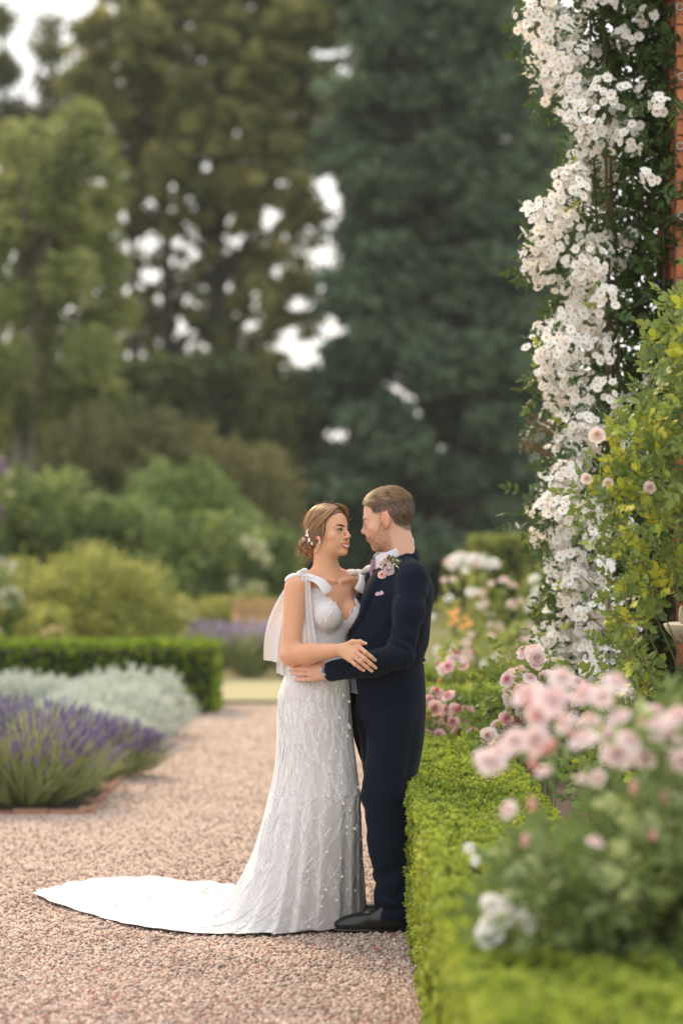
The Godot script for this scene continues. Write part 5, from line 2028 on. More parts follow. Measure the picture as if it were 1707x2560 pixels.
func rambler() -> void:
	# the brick pier that carries it
	var pier := thing("brick_pier", "tall orange-red brick pier behind the white rambler, wire netting on its face", "pier", Vector3(1.83, 0, -1.62))
	var core := Buf.new()
	core.box(Vector3(0, 2.6, 0), Vector3(0.50, 5.2, 0.50), Color(0.36, 0.2, 0.13))
	part("mortar", core.mesh(), mats.stone, pier)
	var kinds := []
	for k in 6:
		var b := Buf.new()
		var c := Color(0.48, 0.17, 0.075).lerp(Color(0.58, 0.23, 0.11), rnd.randf())
		b.box(Vector3.ZERO, Vector3(0.215, 0.065, 0.1), c)
		kinds.append(b.mesh())
	for c in 69:
		var y := 0.04 + c * 0.075
		var row := [[-0.125, 1.1], [0.125, 1.1]] if c % 2 else [[-0.19, 0.52], [0.0, 1.15], [0.19, 0.52]]
		for k in row.size():
			var o := part("brick", kinds[(c * 7 + k * 3) % 6], mats.stone, pier)
			o.position = Vector3(row[k][0], y, 0.212 + rnd.randf_range(-0.003, 0.003))
			o.scale = Vector3(row[k][1], 1, 1)
		for k in 2:
			var o := part("brick", kinds[(c * 5 + k) % 6], mats.stone, pier)
			o.position = Vector3(-0.212 + rnd.randf_range(-0.003, 0.003), y, 0.02 - 0.24 * k + (0.0 if c % 2 else 0.06))
			o.rotation.y = PI / 2
	var net := Buf.new()
	for k in 24:
		var y := 0.9 + k * 0.16
		net.tube(PackedVector3Array([Vector3(-0.255, y, 0.272), Vector3(0.25, y + 0.5, 0.272)]), PackedFloat32Array([0.0016]), [Color(0.4, 0.36, 0.32)], 4)
		net.tube(PackedVector3Array([Vector3(-0.255, y + 0.5, 0.276), Vector3(0.25, y, 0.276)]), PackedFloat32Array([0.0016]), [Color(0.4, 0.36, 0.32)], 4)
	part("wire_netting", net.mesh(), mats.dull, pier)
	for k in 5:
		var ey := Buf.new()
		var loop := PackedVector3Array()
		for q in 11:
			loop.append(Vector3(cos(TAU * q / 10) * 0.017, sin(TAU * q / 10) * 0.017, 0.05))
		ey.tube(loop, PackedFloat32Array([0.004]), [Color(0.45, 0.45, 0.46)], 5)
		ey.tube(PackedVector3Array([Vector3(0.015, 0, 0.05), Vector3(0.017, 0, 0)]), PackedFloat32Array([0.004]), [Color(0.45, 0.45, 0.46)], 5)
		var o := part("vine_eye", ey.mesh(), mats.silver, pier)
		o.position = Vector3(-0.235 + 0.01 * (k % 2), 4.13 - 0.33 * k, 0.25)

	var ram := thing("rambling_rose", "tall climbing rose smothered in clusters of small white flowers on the brick pier", "climbing rose", Vector3(1.35, 0, -1.6))
	# its left outline, by height
	var outline := [[0.8, 1.0], [1.0, 1.0], [1.12, 1.0], [1.25, 1.02], [1.4, 1.05], [1.52, 1.07], [1.65, 0.95], [1.75, 0.93], [1.95, 1.04], [2.15, 1.04], [2.3, 0.99], [2.5, 0.96], [2.65, 1.03], [2.75, 1.06], [2.9, 0.95], [3.05, 0.93], [3.2, 0.98], [3.3, 1.05], [3.5, 1.09], [3.7, 1.07], [3.9, 0.93], [4.1, 0.92], [4.3, 0.97], [4.6, 1.0]]
	var heads := []
	for k in 165:
		var y := 0.85 + 3.85 * ((k + rnd.randf() * 0.8) / 165.0)
		var left := 1.0 + (table(y, outline) - 1.0) * 1.3
		var t := rnd.randf()
		var x := left + 0.03 + 0.30 * pow(t, 1.4)
		var thin := y > 2.0
		if k % 5 == 4 and thin:
			x = left + rnd.randf_range(0.35, 0.62)
		var z := rnd.randf_range(-0.15, 0.42) + (0.1 if k % 5 == 4 else 0.0)
		if k % 3 == 0:
			x = left + rnd.randf_range(0.0, 0.05)
		heads.append([Vector3(x, y, -1.6 + z), rnd.randf_range(0.06, 0.115) * (0.6 if k % 5 == 4 else 1.0)])
	for k in 60:
		heads.append([Vector3(rnd.randf_range(1.0, 1.3), rnd.randf_range(0.75, 1.75), rnd.randf_range(-1.6, -1.0)), rnd.randf_range(0.06, 0.1)])
	var kinds2 := []
	for k in 5:
		kinds2.append(single_buf(0.0285, Color(0.92, 0.91, 0.89).lerp(Color(0.88, 0.76, 0.74), 0.35 if k == 4 else 0.0), [0.15, 0.35, 0.55, 0.25, 0.75][k]).mesh())
	var flowers := []
	var twigs := Buf.new()
	var leaves := []
	for e in heads:
		var c: Vector3 = e[0] - ram.position
		var dir := Vector3(-0.55, 0.25, 0.9).normalized()
		dir = (dir + Vector3(clampf(-c.x * 2.0, -0.8, 0.6), 0, 0) + rv(0.3)).normalized()
		var n := int(25 * e[1] / 0.09)
		var root: Vector3 = c - dir * e[1] * 2.2 + Vector3(0.08, -0.05, -0.05)
		for k in n:
			var d := (dir * 0.75 + rv().normalized()).normalized()
			var p: Vector3 = c + d * e[1] * rnd.randf_range(0.75, 1.08)
			flowers.append(Transform3D(facing((d + dir * 0.4 + rv(0.8)).normalized(), rnd.randf() * 6.0).scaled(Vector3.ONE * rnd.randf_range(0.62, 1.05)), p))
			if k % 2 == 0:
				twigs.tube(PackedVector3Array([root.lerp(c, 0.5), c, p - d * 0.004]), PackedFloat32Array([0.0016, 0.0012, 0.0009]), [Color(0.17, 0.16, 0.05).lerp(Color(0.3, 0.2, 0.1), rnd.randf())], 3)
		for k in 8:
			var d := (dir * -0.2 + rv().normalized()).normalized()
			leaves.append(Transform3D(upright(d, rnd.randf_range(0.7, 1.2), 0.4), c + d * e[1] * rnd.randf_range(0.3, 0.95) - dir * e[1] * 0.8))
	for k in 7500:
		var y := rnd.randf_range(0.3, 4.8)
		var left := table(y, outline)
		var t := pow(rnd.randf(), 0.7)
		var p := Vector3(left + 0.2 + (1.6 - left) * t, y, -1.6 + rnd.randf_range(-0.62, 0.08 + 0.24 * t)) - ram.position
		leaves.append(Transform3D(upright(Vector3(-0.3, 0.1, 0.9), rnd.randf_range(0.75, 1.4), 0.8), p))
	var lk := []
	for k in 5:
		lk.append(rose_leaf(0.095, [Color(0.07, 0.12, 0.035), Color(0.09, 0.15, 0.05), Color(0.16, 0.23, 0.05), Color(0.32, 0.38, 0.05), Color(0.1, 0.15, 0.07)][k]).mesh())
	var canes := Buf.new()
	for k in 9:
		var x := rnd.randf_range(-0.05, 0.35)
		canes.tube(bezier3(Vector3(x, 0, rnd.randf_range(-0.1, 0.2)), Vector3(x + rnd.randf_range(-0.1, 0.1), 1.4, 0.1), Vector3(x + rnd.randf_range(-0.2, 0.1), 3.0, rnd.randf_range(-0.2, 0.2)), Vector3(x + rnd.randf_range(-0.25, 0.1), 4.7, 0), 14), PackedFloat32Array([0.014, 0.012, 0.011, 0.01, 0.009, 0.008, 0.007]), [Color(0.13, 0.1, 0.06)], 6)
	part("canes", canes.mesh(), mats.bark, ram)
	part("flower_stalks", twigs.mesh(), mats.dull, ram, "stuff")
	pieces("leaf_spray", "foliage", lk, mats.leaf, leaves, ram, 200)
	pieces("flower", "flowers", kinds2, mats.petal, flowers, ram, 300)
	# faded heads gone brown
	for e in [[1232, 960], [1240, 1030], [1225, 1030], [1245, 985]]:
		var b := Buf.new()
		var c := spot(e[0], e[1], 11.9) - ram.position
		for k in 16:
			var d := (Vector3(-0.6, 0.3, 0.4) + rv(0.7)).normalized()
			b.tube(PackedVector3Array([c + Vector3(0.1, -0.05, 0), c + d * 0.025, c + d * rnd.randf_range(0.045, 0.075)]), PackedFloat32Array([0.0018, 0.0012, 0.001]), [Color(0.24, 0.17, 0.09)], 3)
			b.ball(c + d * 0.068, Vector3.ONE * 0.005, Color(0.3, 0.2, 0.11), Basis.IDENTITY, 3, 5)
		part("faded_flower_head", b.mesh(), mats.dull, ram)

	# the yellow-green rose in front of it
	var yg := thing("yellow_green_rose_bush", "leafy rose bush with bright yellow-green leaves at the right edge, before the white rambler", "rose bush", Vector3(1.35, 0, 1.0))
	var yk := []
	for k in 6:
		yk.append(rose_leaf(0.105, [Color(0.19, 0.26, 0.07), Color(0.42, 0.45, 0.05), Color(0.5, 0.49, 0.06), Color(0.24, 0.31, 0.08), Color(0.13, 0.19, 0.08), Color(0.34, 0.4, 0.06)][k]).mesh())
	var yl := []
	var yc := Buf.new()
	for k in 3200:
		var y := 0.45 + 2.15 * pow(rnd.randf(), 0.9)
		var left := table(y, [[0.4, 0.9], [1.0, 0.88], [1.15, 1.02], [1.5, 1.06], [1.65, 0.97], [1.8, 0.9], [1.95, 0.99], [2.18, 1.13], [2.5, 1.27]])
		var p := Vector3(left + (1.75 - left) * rnd.randf(), y, 1.0 + rnd.randf_range(-0.45, 0.4)) - yg.position
		# an opening round the stone bird bath
		if Vector2(p.x + yg.position.x - 1.33, y - 1.24).length() < 0.2 and p.z > -0.75:
			continue
		yl.append(Transform3D(upright(Vector3(-0.25, 0.25, 0.8), rnd.randf_range(0.6, 1.15), 0.8), p))
	for k in 22:
		var e := Vector3(rnd.randf_range(-0.5, 0.3), rnd.randf_range(1.2, 2.5), rnd.randf_range(-0.3, 0.35))
		if e.y > 1.9:
			e.x = rnd.randf_range(-0.15, 0.3)
		yc.tube(bezier3(Vector3(rnd.randf_range(-0.1, 0.25), 0, 0), Vector3(0.1, e.y * 0.5, 0), e + Vector3(0.15, -0.1, 0), e, 9), PackedFloat32Array([0.007, 0.006, 0.005, 0.004, 0.003]), [Color(0.2, 0.14, 0.06)], 5)
	part("canes", yc.mesh(), mats.bark, yg)
	pieces("leaf_spray", "foliage", yk, mats.leaf, yl, yg, 300)
	var yr := rose_buf(0.035, Color(0.80, 0.58, 0.48), Color(0.85, 0.75, 0.72), 4).mesh()
	for e in [[1370, 1000], [1345, 1100], [1395, 1110], [1490, 1120]]:
		var o := part("rose", yr, mats.petal, yg)
		o.transform = Transform3D(facing(Vector3(rnd.randf_range(-0.6, 0.3), 0.3, 1.0)).scaled(Vector3.ONE * rnd.randf_range(0.6, 1.0)), spot(e[0], e[1], 9.1) - yg.position)

	# stone bird bath
	var bath := thing("bird_bath", "weathered pale stone bird bath half hidden in the leaves at the right edge", "bird bath", Vector3(1.56, 0, 0.15))
	var dish := Buf.new()
	var rows := []
	for e in [[0.0, 1.20], [0.12, 1.205], [0.19, 1.235], [0.225, 1.275], [0.235, 1.3], [0.222, 1.305], [0.2, 1.28], [0.1, 1.25], [0.0, 1.245]]:
		var row := PackedVector3Array()
		for k in 36:
			row.append(Vector3(cos(TAU * k / 36) * e[0], e[1] - 0.03, sin(TAU * k / 36) * e[0]))
		rows.append(row)
	dish.sheet(rows, [Color(0.5, 0.44, 0.34)], true)
	part("basin", dish.mesh(), mats.stone, bath)
	var ped := Buf.new()
	rows = []
	for e in [[0.2, 0.0], [0.2, 0.08], [0.12, 0.12], [0.085, 0.3], [0.075, 0.7], [0.095, 1.1], [0.13, 1.19]]:
		var row := PackedVector3Array()
		for k in 24:
			row.append(Vector3(cos(TAU * k / 24) * e[0], e[1], sin(TAU * k / 24) * e[0]))
		rows.append(row)
	ped.sheet(rows, [Color(0.45, 0.4, 0.31)], true)
	part("pedestal", ped.mesh(), mats.stone, bath)
	var bird := Buf.new()
	bird.ball(Vector3(-0.16, 1.31, 0.05), Vector3(0.02, 0.045, 0.02), Color(0.42, 0.37, 0.29), Basis.IDENTITY, 6, 8)
	part("finial", bird.mesh(), mats.stone, bath)


func far_beds() -> void:
	var small := []
	for k in 4:
		small.append(rose_leaf(0.09, Color(0.16, 0.22, 0.055).lerp(Color(0.36, 0.4, 0.11), k / 3.0)).mesh())
	var white := rose_buf(0.042, Color(0.84, 0.82, 0.72), Color(0.88, 0.87, 0.85), 3).mesh()
	var blush := rose_buf(0.04, Color(0.82, 0.58, 0.5), Color(0.86, 0.73, 0.68), 3).mesh()
	var orange := rose_buf(0.05, Color(0.98, 0.5, 0.12), Color(0.98, 0.62, 0.24), 3).mesh()
	var beds := [
		["umbrella-shaped white standard rose behind the groom's shoulder", "standard_rose", Vector3(1.06, 1.36, -10.2), Vector3(0.22, 0.10, 0.22), 70, white, 46],
		["white rose bush below the standard rose, nearest the groom's back", "white_rose_bush", Vector3(0.98, 0.84, -9.6), Vector3(0.24, 0.5, 0.3), 260, white, 18],
		["white and blush rose bush in the middle of the far rose bed", "blush_rose_bush", Vector3(1.32, 0.82, -9.4), Vector3(0.25, 0.46, 0.3), 280, blush, 16],
		["tall airy rose bush with cream blooms in front of the yew block", "cream_rose_bush", Vector3(1.68, 0.92, -9.2), Vector3(0.28, 0.58, 0.3), 320, white, 20],
		["low white rose bush beside the foot of the rambler", "low_rose_bush", Vector3(1.4, 0.62, -8.0), Vector3(0.4, 0.34, 0.3), 300, white, 16],
		["straggling blush rose bush between the low hedges and the far bed", "straggling_rose_bush", Vector3(1.02, 0.6, -8.2), Vector3(0.3, 0.34, 0.25), 240, blush, 10]]
	for e in beds:
		var o := thing(e[1], e[0], "rose bush", Vector3(e[2].x, 0, e[2].z), 0.0, "roses of the far bed")
		var st := Buf.new()
		for k in (1 if e[1] == "standard_rose" else 7):
			var t: Vector3 = Vector3(0, e[2].y, 0) + rv(0.6) * e[3] * (0.1 if e[1] == "standard_rose" else 1.0)
			st.tube(bezier3(rv(0.03) * Vector3(1, 0, 1), Vector3(0, t.y * 0.4, 0), t * Vector3(0.8, 0.8, 0.8), t, 6), PackedFloat32Array([0.012, 0.005]), [Color(0.11, 0.1, 0.05)], 5)
		part("stem", st.mesh(), mats.bark, o)
		var where := []
		for k in int(e[4]):
			var d := rv().normalized()
			where.append(Transform3D(upright(d + Vector3(0, 0.3, 0.3), rnd.randf_range(0.6, 1.1), 0.7), Vector3(0, e[2].y, 0) + d * e[3] * pow(rnd.randf(), 0.4)))
		scatter("foliage", small[rnd.randi() % 4], mats.leaf, where, [Color.WHITE], o)
		for k in int(e[6]):
			var d := Vector3(rnd.randf_range(-1, 1), rnd.randf_range(-0.4, 1.0) if e[1] != "standard_rose" else rnd.randf_range(0.2, 1.0), rnd.randf_range(0.0, 1.0)).normalized()
			var ro := part("rose", e[5] if rnd.randf() < 0.8 else blush, mats.petal, o)
			ro.transform = Transform3D(facing(d + Vector3(0, 0.2, 0.6)).scaled(Vector3.ONE * rnd.randf_range(0.7, 1.2)), Vector3(0, e[2].y, 0) + d * e[3] * rnd.randf_range(0.85, 1.1))
	var og := thing("orange_rose_bush", "vivid orange roses between the white ones behind the groom", "rose bush", Vector3(0.93, 0, -9.0), 0.0, "roses of the far bed")
	var oc := Buf.new()
	for e in [[1040, 1410], [1046, 1424], [1068, 1418], [1076, 1432], [1034, 1434], [1056, 1442], [1068, 1498], [1050, 1402], [1064, 1440]]:
		var p := spot(e[0], e[1], 19.4) - og.position
		var o := part("rose", orange, mats.petal, og)
		o.transform = Transform3D(facing(Vector3(0, 0.6, 0.8)).scaled(Vector3.ONE * rnd.randf_range(0.4, 0.7)), p)
		oc.tube(PackedVector3Array([Vector3(0, 0, 0), Vector3(0, 0.4, 0), p]), PackedFloat32Array([0.006, 0.004]), [Color(0.1, 0.12, 0.04)], 5)
	part("canes", oc.mesh(), mats.bark, og)
	var yew := tones(Color(0.18, 0.22, 0.05), Color(0.34, 0.37, 0.09))
	hedge("tall clipped yew block beyond the far roses", [AABB(Vector3(1.58, 0, -20.6), Vector3(0.62, 1.58, 1.6))], 260.0, 0.05, yew, "yew blocks behind the rose bed", "yew_hedge")
	hedge("tall clipped yew block farther right, its end behind the rambler", [AABB(Vector3(2.28, 0, -20.9), Vector3(1.6, 1.6, 1.6))], 260.0, 0.05, yew, "yew blocks behind the rose bed", "yew_hedge")
	# beyond the lawn, left: lavender row, low wall, bench
	var stem := sprig(10, 0.46, 0.12, 0.01, 0.25).mesh()
	var spike := Buf.new()
	spike.ball(Vector3(0, 0.03, 0), Vector3(0.012, 0.035, 0.012), Color.WHITE, Basis.IDENTITY, 4, 5)
	var sp := spike.mesh()
	for k in 5:
		var x := -1.5 + 0.48 * k
		var o := thing("lavender_bush", ["pale lavender beyond the lawn by the end of the dark hedge", "pale lavender beyond the lawn, second from the hedge end", "pale lavender beyond the lawn just left of the bride's bow", "pale lavender beyond the lawn behind the bride's arm", "pale lavender beyond the lawn hidden behind the couple"][k], "lavender", Vector3(x, 0, -17.4), 0.0, "lavender row beyond the lawn")
		var w1 := []
		var w2 := []
		for q in 420:
			var a := rnd.randf() * TAU
			var dir := (Vector3.UP + Vector3(cos(a), 0, sin(a)) * 0.8 * sqrt(rnd.randf())).normalized()
			w1.append(Transform3D(upright(dir, rnd.randf_range(0.8, 1.1), 0.1), rv(0.1) * Vector3(1, 0, 1)))
			if q % 2 == 0:
				w2.append(Transform3D(upright(dir, 1.0, 0.1), dir * rnd.randf_range(0.46, 0.66)))
		scatter("stems", stem, mats.leaf, w1, tones(Color(0.36, 0.42, 0.18), Color(0.52, 0.56, 0.28)), o)
		scatter("flower_spikes", sp, mats.petal, w2, tones(Color(0.36, 0.31, 0.48), Color(0.55, 0.5, 0.62)), o)
	var wall := thing("brick_wall", "low red brick wall with a stone coping beyond the lawn", "wall", Vector3(-1.2, 0, -20.6))
	var core := Buf.new()
	core.box(Vector3(0, 0.28, 0), Vector3(2.6, 0.56, 0.2), Color(0.36, 0.31, 0.26))
	part("mortar", core.mesh(), mats.stone, wall)
	var bk := []
	for k in 4:
		var b := Buf.new()
		b.box(Vector3.ZERO, Vector3(0.215, 0.065, 0.03), Color(0.40, 0.12, 0.07).lerp(Color(0.5, 0.2, 0.12), rnd.randf()))
		bk.append(b.mesh())
	for c in 7:
		for k in 11:
			var o := part("brick", bk[(c * 3 + k * 5) % 4], mats.stone, wall)
			o.position = Vector3(-1.18 + k * 0.227 + (0.1 if c % 2 else 0.0), 0.05 + c * 0.075, 0.097)
	var cope := Buf.new()
	cope.box(Vector3(0, 0.6, 0), Vector3(2.7, 0.08, 0.3), Color(0.5, 0.45, 0.38))
	part("coping", cope.mesh(), mats.stone, wall)
	var bench := thing("garden_bench", "weathered wooden bench with slatted back beyond the lawn, left of the bride", "bench", Vector3(-0.5, 0, -18.7))
	var wood := [Color(0.46, 0.29, 0.15), Color(0.5, 0.33, 0.18), Color(0.42, 0.26, 0.14)]
	for k in 4:
		var b := Buf.new()
		b.box(Vector3.ZERO, Vector3(1.5, 0.075, 0.025), wood[k % 3])
		var o := part("slat", b.mesh(), mats.dull, bench)
		o.position = Vector3(0, 0.53 + 0.095 * k, -0.2 - 0.015 * k)
	for k in 4:
		var b := Buf.new()
		b.box(Vector3.ZERO, Vector3(1.5, 0.025, 0.09), wood[(k + 1) % 3])
		var o := part("slat", b.mesh(), mats.dull, bench)
		o.position = Vector3(0, 0.43, -0.13 + 0.11 * k)
	for s in [-1.0, 1.0]:
		for z in [-0.2, 0.24]:
			var b := Buf.new()
			b.box(Vector3(0.74 * s, 0.42 if z < 0.0 else 0.3, z), Vector3(0.06, 0.84 if z < 0.0 else 0.6, 0.06), wood[0])
			part("leg", b.mesh(), mats.dull, bench)
		var ar := Buf.new()
		ar.box(Vector3(0.74 * s, 0.63, 0.02), Vector3(0.07, 0.04, 0.5), wood[1])
		part("armrest", ar.mesh(), mats.dull, bench)


func trees() -> void:
	var fine := [clump_mesh(46, 0.3, 0.09, 0.03).mesh(), clump_mesh(40, 0.26, 0.1, 0.03).mesh()]
	var lush := tones(Color(0.22, 0.26, 0.05), Color(0.58, 0.57, 0.16))
	var green := tones(Color(0.09, 0.15, 0.04), Color(0.32, 0.39, 0.12))
	# mounded yellow-green shrub and its neighbours behind the hedge
	shrub("golden_shrub", "broad mound of yellow-green foliage behind the dark hedge, left", "shrub", [[Vector3(-2.7, 0.72, -17.2), Vector3(0.8, 0.72, 0.7), 500], [Vector3(-2.15, 0.5, -17.1), Vector3(0.5, 0.46, 0.6), 260], [Vector3(-3.6, 0.65, -17.2), Vector3(0.8, 0.6, 0.7), 380]], [clump_mesh(26, 0.13, 0.06, 0.016, 1.0, 0.4).mesh()], lush, "", 0.6, 0.4)
	shrub("golden_shrub", "low yellow-green shrub trailing over the brick wall", "shrub", [[Vector3(-1.35, 0.62, -20.3), Vector3(0.55, 0.2, 0.3), 130], [Vector3(-0.6, 0.62, -20.3), Vector3(0.5, 0.14, 0.3), 90]], [clump_mesh(22, 0.11, 0.05, 0.014).mesh()], lush, "", 0.6, 0.5)
	var peach := thing("peach_rose_bush", "bush of small peach roses at the left edge before the golden shrub", "rose bush", Vector3(-3.45, 0, -16.2))
	var pr := rose_buf(0.035, Color(0.8, 0.5, 0.3), Color(0.82, 0.65, 0.48), 3).mesh()
	var pl := []
	for k in 260:
		pl.append(Transform3D(upright(Vector3.UP, 1.0, 1.0), Vector3(rnd.randf_range(-0.6, 0.55), rnd.randf_range(0.3, 0.8), rnd.randf_range(-0.3, 0.3))))
	scatter("foliage", sprig(7, 0.1, 0.06, 0.016).mesh(), mats.leaf, pl, lush, peach)
	for k in 12:
		var o := part("rose", pr, mats.petal, peach)
		o.transform = Transform3D(facing(Vector3(rnd.randf_range(-0.5, 0.5), 0.4, 1.0)), Vector3(rnd.randf_range(-0.6, 0.5), rnd.randf_range(0.55, 0.82) if k % 3 else rnd.randf_range(0.9, 1.3), 0.25 + rnd.randf_range(-0.1, 0.1)))
	var hyd := thing("white_flower_bush", "rounded white flower head at the left edge of the picture", "flowering shrub", spot(0, 0, 26.5) * Vector3(1, 0, 1))
	for k in 3:
		var hb := Buf.new()
		for q in 60:
			var d := rv().normalized()
			hb.leaf(d * 0.13 * Vector3(1, 0.7, 1), d * 0.165 * Vector3(1, 0.7, 1) + rv(0.02), rv(0.02), d, Color(0.78, 0.76, 0.76))
		var o := part("flower_head", hb.mesh(), mats.petal, hyd, "stuff")
		o.position = Vector3([-0.1, 0.02, 0.12][k], [1.05, 1.28, 0.95][k], 0.05 * k)
	var hs := []
	for k in 140:
		hs.append(Transform3D(upright(Vector3.UP, 1.0, 1.0), Vector3(rnd.randf_range(-0.3, 0.2), rnd.randf_range(0.1, 1.2), rnd.randf_range(-0.25, 0.1))))
	scatter("foliage", sprig(6, 0.1, 0.09, 0.03).mesh(), mats.leaf, hs, green, hyd)

	# big round bushes before the trees
	var names := ["dark green rounded bush at the left edge below the birch", "mid green rounded bush left of centre, taller than its neighbours", "green rounded bush with cream flower heads, left of the bride's head", "small rounded green bush low in front of the large bushes", "loose light green bush rising behind the rounded bushes", "dull purple-brown leaved bush behind the green bushes"]
	var bushes := [
		[[Vector3(-4.2, 1.15, -25.5), Vector3(1.3, 1.3, 1.2), 620], [Vector3(-5.3, 1.3, -26), Vector3(1.0, 1.5, 1.0), 360]],
		[[Vector3(-3.1, 1.0, -25.2), Vector3(1.0, 1.15, 1.0), 520]],
		[[Vector3(-1.75, 0.85, -24.6), Vector3(1.15, 0.95, 0.9), 620], [Vector3(-1.3, 0.6, -24.4), Vector3(0.55, 0.6, 0.6), 200]],
		[[Vector3(-2.35, 0.55, -23.6), Vector3(0.6, 0.5, 0.5), 240]],
		[[Vector3(-2.6, 1.7, -28), Vector3(0.9, 1.0, 0.8), 260], [Vector3(-2.0, 1.4, -28), Vector3(0.7, 0.9, 0.8), 200]],
		[[Vector3(-3.6, 2.2, -31), Vector3(1.5, 1.6, 1.2), 420], [Vector3(-2.0, 2.0, -32), Vector3(1.4, 1.4, 1.2), 380]]]
	var hue := [green, green, green, green, tones(Color(0.18, 0.27, 0.07), Color(0.3, 0.38, 0.12)), tones(Color(0.11, 0.12, 0.045), Color(0.21, 0.2, 0.075))]
	for k in 6:
		var o := shrub("rounded_bush", names[k], "bush", bushes[k], [clump_mesh(34, 0.2, 0.1, 0.032).mesh(), clump_mesh(30, 0.17, 0.11, 0.03).mesh()], hue[k], "bushes before the trees", 0.4, 0.45)
		if k == 2:
			for q in 9:
				var fb := Buf.new()
				for w in 26:
					fb.leaf(rv(0.07), rv(0.09), rv(0.03), Vector3(0, 1, 0), Color(0.55, 0.56, 0.36))
				var fo := part("flower_head", fb.mesh(), mats.petal, o, "stuff")
				fo.position = spot([570, 600, 585, 612, 538, 575, 600, 548, 590][q], [1245, 1250, 1275, 1290, 1335, 1345, 1350, 1360, 1268][q], 33.8) - o.position
	var lil := thing("lilac_bush", "lilac-pink flower truss at the left edge above the bushes", "flowering shrub", spot(0, 0, 34.5) * Vector3(1, 0, 1))
	for k in 5:
		var lb := Buf.new()
		for q in 40:
			lb.leaf(rv(0.12), rv(0.14), rv(0.04), Vector3(0, 1, 0), Color(0.33, 0.22, 0.34))
		var o := part("flower_truss", lb.mesh(), mats.petal, lil, "stuff")
		o.position = Vector3(rnd.randf_range(-0.3, 0.06), rnd.randf_range(2.3, 2.75), 0.2) if k < 4 else Vector3(-0.05, 1.9, 0.2)
	var ls := []
	for k in 200:
		ls.append(Transform3D(upright(Vector3.UP, 1.0, 1.0), Vector3(rnd.randf_range(-1.2, -0.1), rnd.randf_range(0.1, 2.7), rnd.randf_range(-0.3, 0.1))))
	scatter("foliage", fine[0], mats.leaf, ls, green, lil)

	var bark := Color(0.035, 0.028, 0.02)
	# the large warm olive tree left of centre
	var olive := tones(Color(0.12, 0.14, 0.04), Color(0.42, 0.40, 0.14))
	tree("beech_tree", "huge tree with warm olive-brown foliage left of centre, bright sky between its trunks", 60.0,
		[[520, 500, 20, 0.34], [400, 380, 200, 0.24], [315, 290, 260, 0.2]],
		[[590, 870, 80, 40], [500, 900, 80, 40], [620, 310, 80, 34], [700, 330, 60, 20], [690, 180, 80, 30], [420, 850, 70, 24], [420, 40, 170, 162], [580, 90, 160, 142], [280, 130, 130, 94], [205, 250, 85, 40], [350, 250, 130, 94], [500, 270, 140, 110], [650, 220, 140, 110], [760, 330, 80, 27], [165, 350, 50, 10], [430, 390, 120, 62], [620, 410, 120, 62], [740, 40, 110, 68], [300, 370, 90, 34], [530, 480, 90, 20], [340, 480, 90, 20], [690, 500, 90, 20], [250, 590, 80, 17], [430, 600, 90, 20], [620, 600, 90, 20], [500, 720, 90, 20], [300, 700, 80, 17], [660, 740, 80, 17], [560, -80, 160, 142], [330, -60, 120, 81], [540, 560, 90, 20], [380, 760, 90, 20], [590, 680, 80, 17], [230, 760, 80, 17], [440, 500, 80, 17], [700, 640, 70, 12], [560, 800, 80, 17]],
		[clump_mesh(60, 0.24, 0.16, 0.06, 0.8).mesh(), clump_mesh(54, 0.2, 0.15, 0.06, 0.8).mesh(), clump_mesh(70, 0.27, 0.17, 0.06, 0.75).mesh()], olive, bark)
	# the blue-green conifer
	var cedar := tones(Color(0.04, 0.08, 0.042), Color(0.17, 0.245, 0.145))
	var cm := []
	for k in 78:
		var y := -120 + 1420.0 * (k + rnd.randf()) / 78.0
		var half := table(y, [[-120, 130], [100, 190], [300, 250], [500, 300], [750, 300], [1000, 310], [1300, 320]])
		var a := k * 2.4
		cm.append([1000 + 30 * sin(k) + cos(a) * half * rnd.randf_range(0.35, 0.95), y, rnd.randf_range(48, 85), 20 if y < 600 else 44])
	for k in 70:
		cm.append([rnd.randf_range(800, 1190), rnd.randf_range(-60, 760), rnd.randf_range(35, 60), 11])
	tree("cedar_tree", "massive blue-green conifer with drooping boughs behind the couple, right of centre", 55.0,
		[[1062, 1040, -150, 0.42]], cm, [clump_mesh(90, 0.45, 0.2, 0.065, 0.45, 0.6).mesh(), clump_mesh(80, 0.5, 0.22, 0.07, 0.4, 0.6).mesh(), clump_mesh(46, 0.24, 0.16, 0.06, 0.6, 0.6).mesh()], cedar, Color(0.03, 0.022, 0.017))
	# the birch, lighter and finer, at the left edge
	tree("birch_tree", "slender light green birch with a pale trunk at the left edge", 44.0,
		[[38, 60, 360, 0.13], [68, 80, 480, 0.06]],
		[[110, 330, 60, 12], [190, 330, 60, 16], [60, 350, 60, 14], [0, 430, 60, 24], [240, 380, 50, 12], [240, 600, 70, 16], [100, 740, 90, 22], [10, 710, 60, 14], [200, 740, 60, 16], [130, 390, 50, 14], [250, 700, 50, 12], [230, 460, 40, 10], [70, 420, 75, 35], [160, 460, 60, 25], [30, 520, 70, 30], [120, 560, 85, 45], [200, 540, 50, 20], [60, 640, 60, 13], [170, 650, 60, 17], [20, 840, 70, 30], [130, 870, 90, 55], [220, 820, 50, 20], [60, 960, 90, 55], [180, 980, 80, 50], [-40, 560, 80, 30], [-40, 900, 90, 45], [230, 930, 60, 30]],
		[clump_mesh(90, 0.3, 0.11, 0.045, 1.3, 0.8).mesh(), clump_mesh(80, 0.27, 0.11, 0.045, 1.3, 0.8).mesh(), clump_mesh(40, 0.16, 0.1, 0.04, 1.3, 0.8).mesh()], tones(Color(0.14, 0.18, 0.05), Color(0.36, 0.39, 0.13)), Color(0.2, 0.18, 0.15))
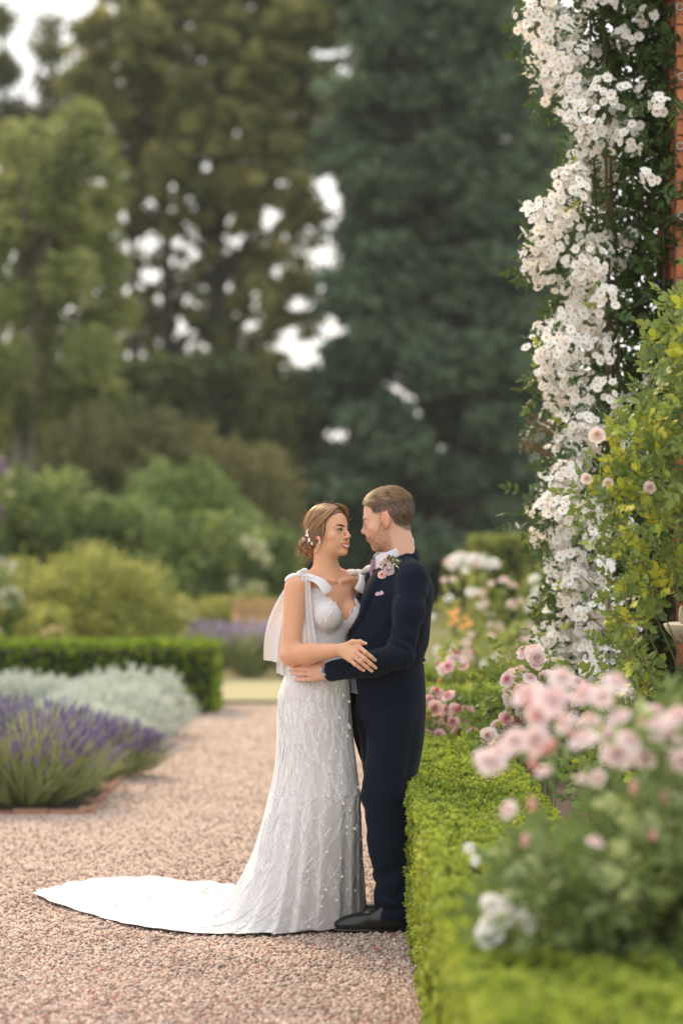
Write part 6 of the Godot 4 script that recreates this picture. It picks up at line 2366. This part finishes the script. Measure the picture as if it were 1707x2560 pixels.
	tree("poplar_tree", "thin tree top with sparse leaves against the white sky, upper left corner", 70.0,
		[[-10, 5, 20, 0.2], [120, 118, 60, 0.12]],
		[[-5, 60, 30, 16], [0, 160, 35, 20], [5, 260, 40, 24], [115, 120, 24, 9], [125, 200, 28, 12], [100, 260, 30, 13], [60, 300, 45, 18], [20, 340, 50, 28], [118, 60, 18, 5]],
		[clump_mesh(40, 0.4, 0.2, 0.06).mesh()], tones(Color(0.1, 0.12, 0.04), Color(0.2, 0.21, 0.09)), bark)
	# brighter tree behind, right
	tree("lime_tree", "fresh green leafy tree behind the conifer, seen left of the white rambler", 72.0,
		[[1270, 1260, 120, 0.3]],
		[[1250, 260, 80, 28], [1300, 400, 90, 36], [1230, 420, 70, 24], [1270, 560, 90, 40], [1340, 250, 70, 20], [1200, 520, 60, 16], [1290, 700, 90, 40], [1190, 160, 50, 8], [1310, 130, 60, 10], [1250, 60, 50, 6]],
		[clump_mesh(100, 0.45, 0.22, 0.08, 0.8).mesh()], tones(Color(0.1, 0.19, 0.055), Color(0.2, 0.31, 0.1)), bark)
	# dark understorey filling the wood
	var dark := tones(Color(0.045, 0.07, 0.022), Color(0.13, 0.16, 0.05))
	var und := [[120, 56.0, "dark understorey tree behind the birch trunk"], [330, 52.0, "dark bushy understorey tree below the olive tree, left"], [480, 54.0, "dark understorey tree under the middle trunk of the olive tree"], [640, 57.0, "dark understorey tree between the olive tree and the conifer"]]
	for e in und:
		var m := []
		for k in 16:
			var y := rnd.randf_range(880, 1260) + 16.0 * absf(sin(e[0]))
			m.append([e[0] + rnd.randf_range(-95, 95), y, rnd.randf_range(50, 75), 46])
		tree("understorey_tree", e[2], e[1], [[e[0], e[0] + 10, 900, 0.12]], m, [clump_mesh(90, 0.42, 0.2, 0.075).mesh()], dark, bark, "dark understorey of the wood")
	for k in 4:
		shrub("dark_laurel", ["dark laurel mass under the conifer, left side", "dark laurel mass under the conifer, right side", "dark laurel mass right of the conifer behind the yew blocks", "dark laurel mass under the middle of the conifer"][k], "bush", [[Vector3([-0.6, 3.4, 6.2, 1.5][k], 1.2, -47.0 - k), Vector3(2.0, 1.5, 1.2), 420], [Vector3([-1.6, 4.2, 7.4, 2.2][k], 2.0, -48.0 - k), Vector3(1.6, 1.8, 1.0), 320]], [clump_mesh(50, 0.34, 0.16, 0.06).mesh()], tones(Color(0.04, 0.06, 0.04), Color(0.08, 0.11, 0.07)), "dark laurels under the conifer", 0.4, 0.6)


func petals() -> void:
	var b := Buf.new()
	b.leaf(Vector3.ZERO, Vector3(0, 0.002, 0.03), Vector3(0.014, 0, 0), Vector3(0, 1, 0), Color(0.72, 0.25, 0.36), 0.5)
	var m := b.mesh()
	var where := [["fallen pink petal on the gravel by the groom's shoe", Vector3(0.19, 0.012, 0.27)], ["fallen pink petal on the gravel before the hedge foot", Vector3(0.12, 0.012, 0.62)], ["fallen pale petal on the gravel left of the train", Vector3(-0.9, 0.012, 1.1)]]
	for e in where:
		var o := part("fallen_petal", m, mats.petal)
		tag(o, e[0], "petal", "fallen petals")
		o.position = e[1]
		o.rotation.y = rnd.randf() * 6.0


func garden() -> void:
	mat("stone", 0.9)
	var t0 := Time.get_ticks_msec()
	trees()
	print("trees ", Time.get_ticks_msec() - t0)
	far_beds()
	grounds()
	print("grounds ", Time.get_ticks_msec() - t0)
	left_bed()
	print("left ", Time.get_ticks_msec() - t0)
	right_bed()
	print("right ", Time.get_ticks_msec() - t0)
	rambler()
	petals()
	litter()
	print("garden ", Time.get_ticks_msec() - t0)
